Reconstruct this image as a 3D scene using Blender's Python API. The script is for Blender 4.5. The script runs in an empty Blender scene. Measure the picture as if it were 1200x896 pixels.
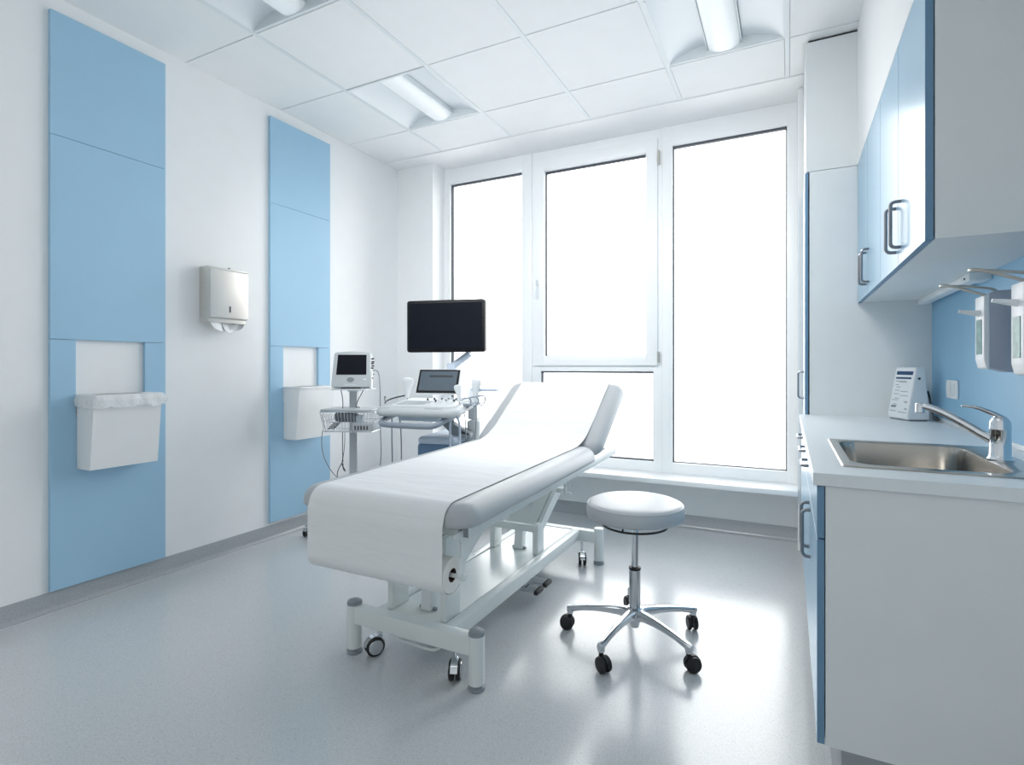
import bpy, bmesh, math, random
from mathutils import Matrix, Vector, Quaternion
random.seed(7)
PI = math.pi
SC = bpy.context.scene
COL = SC.collection

# ------------------------------------------------------------------ colour + materials
def lin(c):
    def f(v):
        v /= 255.0
        return v / 12.92 if v <= 0.04045 else ((v + 0.055) / 1.055) ** 2.4
    return (f(c[0]), f(c[1]), f(c[2]), 1.0)

def mat(name, rgb, rough=0.5, metal=0.0, noise=0.03, nscale=8.0, bump=0.0, bscale=60.0, bstretch=None,
        coat=0.0, spec=0.5, alpha=1.0, trans=0.0, emit=0.0):
    m = bpy.data.materials.new(name); m.use_nodes = True
    nt = m.node_tree; N = nt.nodes; L = nt.links
    b = N['Principled BSDF']
    col = lin(rgb)
    tc = N.new('ShaderNodeTexCoord')
    nz = N.new('ShaderNodeTexNoise'); nz.inputs['Scale'].default_value = nscale; nz.inputs['Detail'].default_value = 3
    L.new(tc.outputs['Object'], nz.inputs['Vector'])
    rp = N.new('ShaderNodeValToRGB')
    rp.color_ramp.elements[0].position = 0.3; rp.color_ramp.elements[1].position = 0.7
    rp.color_ramp.elements[0].color = tuple(c * (1 - noise) for c in col[:3]) + (1,)
    rp.color_ramp.elements[1].color = tuple(min(1, c * (1 + noise)) for c in col[:3]) + (1,)
    L.new(nz.outputs['Fac'], rp.inputs['Fac']); L.new(rp.outputs['Color'], b.inputs['Base Color'])
    b.inputs['Roughness'].default_value = rough; b.inputs['Metallic'].default_value = metal
    b.inputs['Specular IOR Level'].default_value = spec
    b.inputs['Coat Weight'].default_value = coat
    b.inputs['Transmission Weight'].default_value = trans
    b.inputs['Alpha'].default_value = alpha
    if emit:
        b.inputs['Emission Color'].default_value = col; b.inputs['Emission Strength'].default_value = emit
    if bump:
        n2 = N.new('ShaderNodeTexNoise'); n2.inputs['Scale'].default_value = bscale; n2.inputs['Detail'].default_value = 4
        if bstretch:
            mp = N.new('ShaderNodeMapping'); mp.inputs['Scale'].default_value = bstretch
            L.new(tc.outputs['Object'], mp.inputs['Vector']); L.new(mp.outputs['Vector'], n2.inputs['Vector'])
        else:
            L.new(tc.outputs['Object'], n2.inputs['Vector'])
        bp = N.new('ShaderNodeBump'); bp.inputs['Strength'].default_value = bump; bp.inputs['Distance'].default_value = 0.01
        L.new(n2.outputs['Fac'], bp.inputs['Height']); L.new(bp.outputs['Normal'], b.inputs['Normal'])
    return m

M = {}
M['wall'] = mat('wall_paint', (243, 244, 244), 0.75, noise=0.01, bump=0.03, bscale=220)
M['plaster'] = mat('soffit_paint', (246, 246, 246), 0.8, noise=0.01)
M['tile'] = mat('ceiling_tile', (243, 244, 244), 0.85, noise=0.01, bump=0.08, bscale=320)
M['tee'] = mat('ceiling_tee', (232, 236, 238), 0.5, noise=0.005)
M['blue'] = mat('blue_laminate', (163, 201, 226), 0.42, noise=0.015, nscale=3, spec=0.4)
M['bluegloss'] = mat('blue_gloss_front', (160, 196, 220), 0.25, noise=0.01, nscale=3)
M['blueedge'] = mat('blue_edge_band', (104, 142, 172), 0.4, noise=0.01)
M['splash'] = mat('blue_backsplash', (142, 190, 220), 0.4, noise=0.01)
M['carcass'] = mat('white_laminate', (226, 230, 231), 0.5, noise=0.012, bump=0.02, bscale=150)
M['worktop'] = mat('worktop_laminate', (226, 232, 235), 0.35, noise=0.012, nscale=40)
M['pvc'] = mat('window_pvc', (243, 245, 246), 0.35, noise=0.005)
M['gasket'] = mat('dark_gasket', (70, 76, 84), 0.6)
M['bin'] = mat('bin_white', (238, 239, 239), 0.4, noise=0.01)
M['black_slot'] = mat('dark_slot', (34, 36, 40), 0.6)  # near-black for one button and for shade painted into openings
M['liner'] = mat('plastic_liner', (246, 248, 249), 0.3, noise=0.01, bump=0.7, bscale=35, alpha=0.72)
M['steel'] = mat('brushed_steel', (196, 192, 186), 0.33, metal=1.0, noise=0.03, bump=0.03, bscale=90, bstretch=(1, 1, 20))
M['beige_steel'] = mat('satin_dispenser_metal', (214, 211, 206), 0.42, metal=0.65, noise=0.02)
M['sinksteel'] = mat('sink_steel', (186, 182, 176), 0.2, metal=1.0, noise=0.01)
M['chrome'] = mat('chrome', (225, 228, 232), 0.07, metal=1.0, noise=0.0)
M['alu'] = mat('polished_aluminium', (205, 208, 212), 0.16, metal=1.0, noise=0.01)
M['handle'] = mat('dark_steel_handle', (140, 144, 150), 0.3, metal=1.0)
M['vinyl'] = mat('grey_upholstery', (180, 184, 187), 0.42, noise=0.02, nscale=5, bump=0.05, bscale=260)
M['seatvinyl'] = mat('stool_upholstery', (186, 190, 194), 0.4, noise=0.01, bump=0.04, bscale=260)
M['paper'] = mat('couch_paper', (238, 239, 240), 0.85, noise=0.008, bump=0.5, bscale=4, bstretch=(1.0, 4, 4), spec=0.2)
M['paperroll'] = mat('paper_roll', (238, 236, 232), 0.9, noise=0.01, spec=0.2)
M['core'] = mat('cardboard_core', (70, 52, 44), 0.9)
M['enamel'] = mat('white_enamel', (226, 231, 230), 0.3, noise=0.008)
M['plate'] = mat('enamel_plate', (232, 236, 235), 0.22, noise=0.008)
M['greyplastic'] = mat('grey_plastic', (140, 147, 153), 0.45)
M['rubber'] = mat('black_rubber', (28, 29, 31), 0.5)
M['darkplastic'] = mat('dark_plastic', (46, 50, 56), 0.4)
M['screen'] = mat('black_screen', (20, 24, 33), 0.5, noise=0.0, spec=0.12)
M['bezel'] = mat('screen_bezel', (12, 13, 16), 0.45, spec=0.3)
M['devwhite'] = mat('device_white', (230, 234, 236), 0.4, noise=0.008)
M['devgrey'] = mat('device_grey', (202, 207, 209), 0.45, noise=0.01)
M['polegrey'] = mat('pole_grey', (186, 191, 194), 0.4, noise=0.01)
M['slate'] = mat('slate_blue_plastic', (96, 128, 160), 0.4, noise=0.02)
M['lightblue'] = mat('pale_blue_grey', (196, 208, 222), 0.4)
M['midgrey'] = mat('handle_grey', (150, 160, 172), 0.4)
M['cable'] = mat('grey_cable', (126, 132, 138), 0.5)
M['darkcable'] = mat('dark_cable', (62, 66, 70), 0.5)
M['basket'] = mat('clear_basket', (222, 228, 232), 0.2, alpha=0.16)
M['diffuser'] = mat('light_diffuser', (240, 243, 245), 0.35, noise=0.005, emit=0.10)
M['reflector'] = mat('light_reflector', (240, 243, 246), 0.4, noise=0.005)
M['endplate'] = mat('light_end_plate', (226, 231, 233), 0.5, noise=0.005)
M['ink'] = mat('ink_grey', (110, 122, 132), 0.6)
M['navy'] = mat('navy_display', (26, 66, 108), 0.25)
M['teal'] = mat('teal_gel', (58, 128, 122), 0.25, noise=0.3, nscale=40)
M['dispgrey'] = mat('dispenser_grey', (176, 182, 194), 0.4, metal=0.15)
M['cloud'] = mat('disp_white', (240, 242, 244), 0.4)

def floor_material(name, base, dark, light):
    m = bpy.data.materials.new(name); m.use_nodes = True
    nt = m.node_tree; N = nt.nodes; L = nt.links; b = N['Principled BSDF']
    tc = N.new('ShaderNodeTexCoord')
    big = N.new('ShaderNodeTexNoise'); big.inputs['Scale'].default_value = 260; big.inputs['Detail'].default_value = 5
    L.new(tc.outputs['Object'], big.inputs['Vector'])
    r1 = N.new('ShaderNodeValToRGB')
    r1.color_ramp.elements[0].position = 0.38; r1.color_ramp.elements[1].position = 0.62
    r1.color_ramp.elements[0].color = lin(tuple(int(c * 0.965) for c in base)); r1.color_ramp.elements[1].color = lin(tuple(min(255, int(c * 1.03)) for c in base))
    L.new(big.outputs['Fac'], r1.inputs['Fac'])
    prev = r1.outputs['Color']
    for sc, thr, colr in ((150, 0.14, dark), (240, 0.14, dark), (200, 0.14, light)):
        v = N.new('ShaderNodeTexVoronoi'); v.inputs['Scale'].default_value = sc
        mp = N.new('ShaderNodeMapping'); mp.inputs['Location'].default_value = (sc * .13, sc * .07, 0)
        L.new(tc.outputs['Object'], mp.inputs['Vector']); L.new(mp.outputs['Vector'], v.inputs['Vector'])
        ramp = N.new('ShaderNodeValToRGB'); ramp.color_ramp.elements[0].position = thr; ramp.color_ramp.elements[1].position = thr + 0.12
        ramp.color_ramp.elements[0].color = (0.55, 0.55, 0.55, 1); ramp.color_ramp.elements[1].color = (0, 0, 0, 1)
        L.new(v.outputs['Distance'], ramp.inputs['Fac'])
        sel = N.new('ShaderNodeMath'); sel.operation = 'GREATER_THAN'; sel.inputs[1].default_value = 0.62
        sx = N.new('ShaderNodeSeparateColor'); L.new(v.outputs['Color'], sx.inputs['Color']); L.new(sx.outputs['Red'], sel.inputs[0])
        mul = N.new('ShaderNodeMath'); mul.operation = 'MULTIPLY'
        L.new(ramp.outputs['Color'], mul.inputs[0]); L.new(sel.outputs['Value'], mul.inputs[1])
        mx = N.new('ShaderNodeMixRGB'); mx.inputs['Color2'].default_value = lin(colr)
        L.new(mul.outputs['Value'], mx.inputs['Fac']); L.new(prev, mx.inputs['Color1']); prev = mx.outputs['Color']
    L.new(prev, b.inputs['Base Color'])
    rn = N.new('ShaderNodeTexNoise'); rn.inputs['Scale'].default_value = 3; L.new(tc.outputs['Object'], rn.inputs['Vector'])
    mr = N.new('ShaderNodeMapRange'); mr.inputs['To Min'].default_value = 0.16; mr.inputs['To Max'].default_value = 0.24
    L.new(rn.outputs['Fac'], mr.inputs['Value']); L.new(mr.outputs['Result'], b.inputs['Roughness'])
    b.inputs['Specular IOR Level'].default_value = 0.75
    bn = N.new('ShaderNodeTexNoise'); bn.inputs['Scale'].default_value = 14; L.new(tc.outputs['Object'], bn.inputs['Vector'])
    bp = N.new('ShaderNodeBump'); bp.inputs['Strength'].default_value = 0.05; bp.inputs['Distance'].default_value = 0.01
    L.new(bn.outputs['Fac'], bp.inputs['Height']); L.new(bp.outputs['Normal'], b.inputs['Normal'])
    return m
M['floor'] = floor_material('vinyl_floor', (201, 204, 206), (108, 112, 120), (232, 234, 238))
M['skirt'] = floor_material('vinyl_skirting', (172, 176, 179), (92, 97, 106), (212, 215, 218))

def glass_material():
    m = bpy.data.materials.new('window_glass'); m.use_nodes = True
    nt = m.node_tree; N = nt.nodes; L = nt.links
    N.remove(N['Principled BSDF']); out = N['Material Output']
    t = N.new('ShaderNodeBsdfTransparent'); g = N.new('ShaderNodeBsdfGlossy'); g.inputs['Roughness'].default_value = 0.02
    mx = N.new('ShaderNodeMixShader'); fr = N.new('ShaderNodeFresnel'); fr.inputs['IOR'].default_value = 1.25
    L.new(fr.outputs['Fac'], mx.inputs['Fac']); L.new(t.outputs['BSDF'], mx.inputs[1]); L.new(g.outputs['BSDF'], mx.inputs[2])
    L.new(mx.outputs['Shader'], out.inputs['Surface'])
    return m
M['glass'] = glass_material()

# ------------------------------------------------------------------ mesh builder
class MB:
    def __init__(self): self.bm = bmesh.new()
    def _join(self, t, mtx=None):
        if mtx is not None: bmesh.ops.transform(t, matrix=mtx, verts=t.verts)
        me = bpy.data.meshes.new('tmp'); t.to_mesh(me); t.free(); self.bm.from_mesh(me); bpy.data.meshes.remove(me)
        return self
    def box(self, x0, x1, y0, y1, z0, z1, bev=0.0, seg=2, mtx=None):
        t = bmesh.new(); bmesh.ops.create_cube(t, size=1.0)
        for v in t.verts:
            v.co = Vector((x0 + (v.co.x + .5) * (x1 - x0), y0 + (v.co.y + .5) * (y1 - y0), z0 + (v.co.z + .5) * (z1 - z0)))
        if bev > 0: bmesh.ops.bevel(t, geom=t.edges[:], offset=bev, segments=seg, profile=0.5, affect='EDGES')
        return self._join(t, mtx)
    def poly(self, verts, faces, mtx=None):
        t = bmesh.new(); vs = [t.verts.new(v) for v in verts]
        for f in faces:
            try: t.faces.new([vs[i] for i in f])
            except ValueError: pass
        bmesh.ops.recalc_face_normals(t, faces=t.faces)
        return self._join(t, mtx)
    def prism(self, pts, a0, a1, axis='x', bev=0.0, seg=2, mtx=None):
        def P(p, a):
            return {'x': (a, p[0], p[1]), 'y': (p[0], a, p[1]), 'z': (p[0], p[1], a)}[axis]
        t = bmesh.new(); n = len(pts)
        A = [t.verts.new(P(p, a0)) for p in pts]; B = [t.verts.new(P(p, a1)) for p in pts]
        t.faces.new(A); t.faces.new(B[::-1])
        for i in range(n): t.faces.new([A[i], B[i], B[(i + 1) % n], A[(i + 1) % n]])
        bmesh.ops.recalc_face_normals(t, faces=t.faces)
        if bev > 0: bmesh.ops.bevel(t, geom=t.edges[:], offset=bev, segments=seg, profile=0.5, affect='EDGES')
        return self._join(t, mtx)
    def lathe(self, prof, seg=32, mtx=None, cap=True):
        t = bmesh.new(); rings = []
        for r, z in prof:
            if r < 1e-6: rings.append([t.verts.new((0, 0, z))])
            else: rings.append([t.verts.new((r * math.cos(2 * PI * k / seg), r * math.sin(2 * PI * k / seg), z)) for k in range(seg)])
        for a, b in zip(rings, rings[1:]):
            for k in range(seg):
                k2 = (k + 1) % seg
                if len(a) == 1 and len(b) == 1: continue
                if len(a) == 1: t.faces.new([a[0], b[k], b[k2]])
                elif len(b) == 1: t.faces.new([a[k], a[k2], b[0]])
                else: t.faces.new([a[k], a[k2], b[k2], b[k]])
        if cap:
            for r in (rings[0], rings[-1]):
                if len(r) > 1: t.faces.new(r)
        bmesh.ops.recalc_face_normals(t, faces=t.faces)
        return self._join(t, mtx)
    def cyl(self, p0, p1, r, r2=None, seg=20, bev=0.0):
        p0 = Vector(p0); p1 = Vector(p1); d = p1 - p0; h = d.length
        r2 = r if r2 is None else r2
        if bev > 0: prof = [(r - bev, 0), (r, bev), (r2, h - bev), (r2 - bev, h)]
        else: prof = [(r, 0), (r2, h)]
        q = Vector((0, 0, 1)).rotation_difference(d.normalized())
        return self.lathe(prof, seg, Matrix.Translation(p0) @ q.to_matrix().to_4x4())
    def tube(self, pts, r, seg=8, closed=False, smooth=0, flat=1.0):
        P = [Vector(p) for p in pts]
        for _ in range(smooth):
            Q = []
            n = len(P)
            rng = range(n) if closed else range(n - 1)
            if not closed: Q.append(P[0])
            for i in rng:
                a = P[i]; b = P[(i + 1) % n]
                Q.append(a * .75 + b * .25); Q.append(a * .25 + b * .75)
            if not closed: Q.append(P[-1])
            P = Q
        n = len(P); t = bmesh.new(); rings = []
        T = []
        for i in range(n):
            if closed: d = P[(i + 1) % n] - P[i - 1]
            else: d = P[min(i + 1, n - 1)] - P[max(i - 1, 0)]
            T.append(d.normalized())
        up = Vector((0, 0, 1)) if abs(T[0].z) < 0.9 else Vector((0, 1, 0))
        nrm = (up - T[0] * up.dot(T[0])).normalized()
        for i in range(n):
            if i: nrm = (T[i - 1].rotation_difference(T[i]) @ nrm); nrm = (nrm - T[i] * nrm.dot(T[i])).normalized()
            bi = T[i].cross(nrm)
            rr = r
            if isinstance(r, (list, tuple)):
                q_ = i / (n - 1) * (len(r) - 1); i0 = min(int(q_), len(r) - 2); rr = r[i0] * (1 - (q_ - i0)) + r[i0 + 1] * (q_ - i0)
            rings.append([t.verts.new(P[i] + nrm * (rr * flat * math.cos(2 * PI * k / seg)) + bi * (rr * math.sin(2 * PI * k / seg))) for k in range(seg)])
        m = n if closed else n - 1
        for i in range(m):
            a = rings[i]; b = rings[(i + 1) % n]
            for k in range(seg): t.faces.new([a[k], a[(k + 1) % seg], b[(k + 1) % seg], b[k]])
        if not closed: t.faces.new(rings[0]); t.faces.new(rings[-1])
        bmesh.ops.recalc_face_normals(t, faces=t.faces)
        return self._join(t)
    def rloops(self, loops, cap0=True, cap1=True, mtx=None):
        t = bmesh.new(); R = [[t.verts.new(p) for p in lp] for lp in loops]
        for a, b in zip(R, R[1:]):
            n = len(a)
            for k in range(n): t.faces.new([a[k], a[(k + 1) % n], b[(k + 1) % n], b[k]])
        if cap0: t.faces.new(R[0])
        if cap1: t.faces.new(R[-1])
        bmesh.ops.recalc_face_normals(t, faces=t.faces)
        return self._join(t, mtx)
    def pad(self, x0, x1, y0, y1, z0, z1, rc, rt, rb, mtx=None, n=8):
        """upholstered slab: rounded plan corners rc, top edge roll rt, bottom edge roll rb"""
        loops = []
        for k in range(5):
            a = PI / 2 * k / 4; loops.append(rrect(x0, x1, y0, y1, rc, rb * (1 - math.sin(a)), z0 + rb * (1 - math.cos(a))))
        for k in range(n + 1):
            a = PI / 2 * k / n; loops.append(rrect(x0, x1, y0, y1, rc, rt * (1 - math.cos(a)), z1 - rt + rt * math.sin(a)))
        return self.rloops(loops, mtx=mtx)

def rrect(x0, x1, y0, y1, rc, inset, z, n=8):
    x0 += inset; x1 -= inset; y0 += inset; y1 -= inset; r = max(0.004, rc - inset)
    out = []
    for cx, cy, a0 in ((x1 - r, y1 - r, 0), (x0 + r, y1 - r, PI / 2), (x0 + r, y0 + r, PI), (x1 - r, y0 + r, 1.5 * PI)):
        for k in range(n + 1):
            a = a0 + PI / 2 * k / n; out.append((cx + r * math.cos(a), cy + r * math.sin(a), z))
    return out

def obj(name, mb, m, parent=None, smooth=True, angle=35, **tags):
    """link the builder as ONE mesh object; local coordinates of its parent thing"""
    me = bpy.data.meshes.new(name); bm = mb.bm
    if smooth:
        for f in bm.faces: f.smooth = True
    bm.to_mesh(me); bm.free()
    if smooth: me.set_sharp_from_angle(angle=math.radians(angle))
    me.materials.append(m if not isinstance(m, str) else M[m])
    o = bpy.data.objects.new(name, me); COL.objects.link(o)
    if parent is not None: o.parent = parent
    else:
        xs = [v.co for v in me.vertices]
        c = Vector(((min(v.x for v in xs) + max(v.x for v in xs)) / 2, (min(v.y for v in xs) + max(v.y for v in xs)) / 2, min(v.z for v in xs)))
        me.transform(Matrix.Translation(-c)); o.location = c
    for k, v in tags.items(): o[k] = v
    return o

def thing(name, label, cat, loc=(0, 0, 0), rotz=0.0, group=None):
    o = bpy.data.objects.new(name, None); COL.objects.link(o); o.empty_display_size = 0.1
    o.location = loc; o.rotation_euler = (0, 0, rotz); o['label'] = label; o['category'] = cat
    if group: o['group'] = group
    return o
def W(root, mtx=None):
    """matrix from world to the (unrotated) root's local space"""
    return Matrix.Translation(-Vector(root.location))
def part(name, mb, m, root, world=True, parent=None, **tags):
    """a part whose builder is in world coordinates (unrotated roots)"""
    if world: bmesh.ops.transform(mb.bm, matrix=Matrix.Translation(-Vector(root.location)), verts=mb.bm.verts)
    return obj(name, mb, m, parent or root, **tags)
def copy_tree(o, parent=None):
    c = o.copy(); COL.objects.link(c)
    if parent is not None: c.parent = parent
    for ch in [x for x in bpy.data.objects if x.parent == o]: copy_tree(ch, c)
    return c
def struct(name, mb, m, parent=None, **kw):
    if parent is not None:
        a = parent; off = Vector((0, 0, 0))
        while a is not None: off += Vector(a.location); a = a.parent
        bmesh.ops.transform(mb.bm, matrix=Matrix.Translation(-off), verts=mb.bm.verts)
    o = obj(name, mb, m, parent, **kw)
    if parent is None: o['kind'] = 'structure'
    return o
SKY = 4.3; GROUND = 2.4; FILL = 3; WINDOW_END_FILL = 11; EXPO = 0.55
# ------------------------------------------------------------------ room dimensions (metres)
XL, XR = -3.097, 0.635
YB, YP, YF, YO = -1.6, 3.69, 3.86, 3.88      # back, pier face, window frame face, wall below the window
ZC = 2.873
# floor
struct('floor', MB().box(XL - .1, XR + .1, YB - .1, 4.1, -0.08, 0), 'floor')
# walls
struct('wall_left', MB().box(XL - .12, XL, YB - .1, 4.1, 0, 3.05), 'wall')
struct('wall_right', MB().box(XR, XR + .12, YB - .1, 4.1, 0, 3.05), 'wall')
struct('wall_back', MB().box(XL, XR, YB - .12, YB, 0, 3.05), 'wall')
w = MB()
w.box(XL, -2.72, YP, 4.05, 0, ZC, 0)           # left pier
w.box(0.052, XR, YP, 4.05, 0, ZC, 0)            # right pier
w.box(-2.72, 0.052, YO, 4.05, 0, 0.345)         # parapet below the sill
w.box(XL, XR, 3.97, 4.1, 2.866, 3.05)
struct('wall_window', w, 'wall')
struct('window_sill', MB().box(-2.72, 0.052, 3.635, 3.90, 0.342, 0.376, 0.004), 'pvc')
# soffit strip between the tile field and the window
struct('ceiling_soffit', MB().box(XL, XR, 3.531, 3.97, 2.868, 2.95), 'plaster')
# ceiling tile field
GX = [-2.507 + .625 * i for i in range(-1, 6)]; GX[0] = XL
GX = [XL, -2.507, -1.882, -1.257, -0.632, -0.007, XR]
GY = [3.528, 3.1115, 2.4865, 1.8615, 1.2365, 0.6115, -0.0135, -0.6385, -1.2635, YB]
LIGHTS = [(1, 1), (4, 1), (1, 3)]
c = MB()
for i in range(len(GX) - 1):
    for j in range(len(GY) - 1):
        if (i, j) in LIGHTS: continue
        g = 0.0135
        x0, x1 = GX[i] + (g if i else 0.003), GX[i + 1] - (g if i < 5 else 0)
        y0, y1 = GY[j + 1] + 0.0045, GY[j] - 0.0045
        c.box(x0, x1, y0, y1, ZC + .001, ZC + .02, 0.0012, 1)
struct('ceiling', c, 'tile')
t = MB()
for i, x in enumerate(GX[1:6]): t.box(x - .012, x + .012, YB, 3.5285, ZC, ZC + .03)
for y in GY[:-1]: t.box(XL, XR, y - .012 + .0, y + .0035, ZC + .0045, ZC + .028)
t.box(XL, XL + .012, YB, 3.53, ZC + .003, ZC + .03)
struct('trim_1', t, 'tee')
struct('ceiling_slab', MB().box(XL - .1, XR + .1, YB - .1, 4.1, 3.05, 3.15), 'plaster')

# bulkhead above the wall cabinets and above the tall cabinet
struct('wall_bulkhead', MB().box(0.318, XR, YB, 3.18, 2.176, ZC + .001), 'wall')

# coved skirting
def cove(a, b, nrm):
    """skirting profile swept from a to b, nrm = direction into the room"""
    pr_ = [(0, 0.0), (0.030, 0.0), (0.022, 0.0015), (0.012, 0.009), (0.006, 0.022), (0.004, 0.09), (0, 0.09)]
    a = Vector(a); b = Vector(b); nrm = Vector(nrm)
    vs = [p + nrm * d + Vector((0, 0, h)) for p in (a, b) for d, h in pr_]
    n = len(pr_)
    return vs, [tuple(range(n)), tuple(range(2 * n - 1, n - 1, -1))] + [(i, (i + 1) % n, n + (i + 1) % n, n + i) for i in range(n)]
struct('baseboard_left', MB().poly(*cove((XL, YB, 0), (XL, YP, 0), (1, 0, 0))), 'skirt')
b = MB().poly(*cove((-2.72, YO, 0), (0.052, YO, 0), (0, -1, 0)))
b.poly(*cove((XL, YP, 0), (-2.72, YP, 0), (0, -1, 0)))
struct('baseboard_window', b, 'skirt')
struct('baseboard_weld', MB().tube([(XL + .031, YB, 0.0), (XL + .031, YP, 0.0)], 0.0025, 6), mat('weld_seam', (205, 208, 212), .35))
bpy.data.objects['baseboard_weld'].name = 'trim_2'

# ------------------------------------------------------------------ windows
def ring(x0, x1, z0, z1, wl, wr, wb, wt, y0, y1, bev=.003):
    m = MB()
    m.box(x0, x0 + wl, y0, y1, z0, z1, bev); m.box(x1 - wr, x1, y0, y1, z0, z1, bev)
    m.box(x0 + wl - .004, x1 - wr + .004, y0 + .0006, y1, z1 - wt, z1 - .0005, bev); m.box(x0 + wl - .004, x1 - wr + .004, y0 + .0006, y1, z0 + .0005, z0 + wb, bev)
    return m
def pane(parent, x0, x1, z0, z1, yg):
    struct('gasket', ring(x0 - .005, x1 + .005, z0 - .005, z1 + .005, .012, .012, .010, .016, yg - .022, yg + .01, 0.001), 'gasket', parent)
    struct('pane', MB().box(x0, x1, yg, yg + .006, z0, z1), 'glass', parent)
def rim(parent, x0, x1, z0, z1, y):
    struct('glazing_bead', ring(x0 - .012, x1 + .012, z0 - .012, z1 + .012, .012, .012, .012, .012, y, y + .03, 0.001), 'pvc', parent)
YB2 = 3.955
w1 = struct('window_1', ring(-2.74, -1.868, .376, 2.868, .08, .09, .075, .135, YF, YB2), 'pvc')
pane(w1, -2.660, -1.920, .451, 2.733, 3.905)
w2 = struct('window_2', ring(-1.867, -.823, .376, 2.868, .075, .063, .075, .075, YF + .006, YB2), 'pvc')
struct('transom', MB().box(-1.795, -.885, YF + .006, YB2, 1.106, 1.17, .003), 'pvc', w2)
sash = struct('sash', ring(-1.848, -.853, 1.150, 2.796, .092, .085, .078, .094, YF - .016, YB2 - .01, .005), 'pvc', w2)
struct('glazing', MB().box(-1.758, -.936, 3.902, 3.908, 1.226, 2.70), 'glass', sash)
struct('gasket', ring(-1.764, -.930, 1.222, 2.704, .013, .012, .010, .016, 3.885, 3.91, .001), 'gasket', sash)
pane(w2, -1.792, -.886, .456, 1.104, 3.905)
hd = MB(); hd.box(-1.818, -1.800, 3.832, 3.846, 1.79, 1.86, .004); hd.cyl((-1.809, 3.846, 1.825), (-1.809, 3.80, 1.825), .007); hd.box(-1.816, -1.802, 3.79, 3.806, 1.70, 1.835, .005)
struct('window_handle', hd, 'cloud', sash)
hg = MB(); hg.cyl((-.842, 3.842, 2.60), (-.842, 3.842, 2.70), .008); hg.cyl((-.842, 3.842, 1.17), (-.842, 3.842, 1.25), .008)
struct('hinge', hg, 'steel', sash)
w3 = struct('window_3', ring(-.822, .052, .376, 2.868, .072, .062, .078, .143, YF, YB2), 'pvc')
pane(w3, -.750, -.010, .454, 2.725, 3.905)

# ------------------------------------------------------------------ recessed ceiling lights
def make_light(cx, cy, label, group='square recessed ceiling lights'):
    h = .3
    r = thing('ceiling_light', label, 'ceiling light', (cx, cy, ZC), 0, group)
    f = MB()
    for s in (-1, 1):
        f.box(s * h - .006, s * h + .006, -h, h, -.001, .02); f.box(-h, h, s * h - .006, s * h + .006, -.001, .02)
    obj('frame', f, 'tee', r)
    for s in (-1, 1):
        pts = [(s * (.294 - .20 * k / 10), .062 * math.sin(PI / 2 * k / 10) ** .8 + .001) for k in range(11)]
        wg = MB(); n = len(pts)
        vs = [(x, y, z) for y in (-.294, .294) for x, z in pts]
        wg.poly(vs, [(i, i + 1, n + i + 1, n + i) for i in range(n - 1)])
        obj('reflector', wg, 'reflector', r)
    for s in (-1, 1):
        obj('end_plate', MB().box(-.294, .294, s * .294 - .0015, s * .294 + .0015, 0.001, .085), 'endplate', r)
    pts = [(-.088, .075), (-.082, .045)] + [(.082 * math.sin(a), .034 - .034 * math.cos(a) + .002) for a in [-PI / 2 + PI * k / 16 for k in range(1, 16)]] + [(.082, .045), (.088, .075)]
    d = MB(); d.prism(pts, -.292, .292, 'y')
    obj('diffuser', d, 'diffuser', r, angle=50)
    e = MB()
    for s in (-1, 1): e.box(s * .089 - .002, s * .089 + .002, -.292, .292, .03, .078)
    obj('lamp_rail', e, 'endplate', r)
    obj('housing', MB().box(-.30, .30, -.30, .30, .086, .10), 'tee', r)
for (i, j), lb in zip(LIGHTS, ('recessed square ceiling light nearest the left corner of the window wall', 'recessed square ceiling light above the window end by the right wall cabinets', 'recessed square ceiling light cut by the top of the picture above the left wall')):
    make_light((GX[i] + GX[i + 1]) / 2, (GY[j] + GY[j + 1]) / 2, lb)

# ------------------------------------------------------------------ blue wall panels, bins, towel dispenser
def wall_panel(y0, y1, z0, z1, s1, s2, n0, n1, label):
    r = thing('wall_panel', label, 'wall panel', (XL, (y0 + y1) / 2, z0), 0, 'tall blue panels on the left wall')
    part('upper_board', MB().box(XL, XL + .021, y0, y1, s1 + .001, z1, .001, 1), 'blue', r)
    part('middle_board', MB().box(XL, XL + .021, y0, y1, s2 + .001, s1 - .001, .001, 1), 'blue', r)
    part('lower_board', MB().prism([(y0, z0), (y1, z0), (y1, s2 - .001), (n1, s2 - .001), (n1, .90), (n0, .90), (n0, s2 - .001), (y0, s2 - .001)], XL, XL + .021, 'x', .001, 1), 'blue', r)
wall_panel(1.240, 1.745, .096, 2.800, 2.222, 1.269, 1.338, 1.642, 'tall blue wall panel behind the bin with the plastic liner')
wall_panel(2.400, 2.907, .112, 2.797, 2.226, 1.280, 2.499, 2.798, 'tall blue wall panel behind the medical stand, nearer the window')

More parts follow.
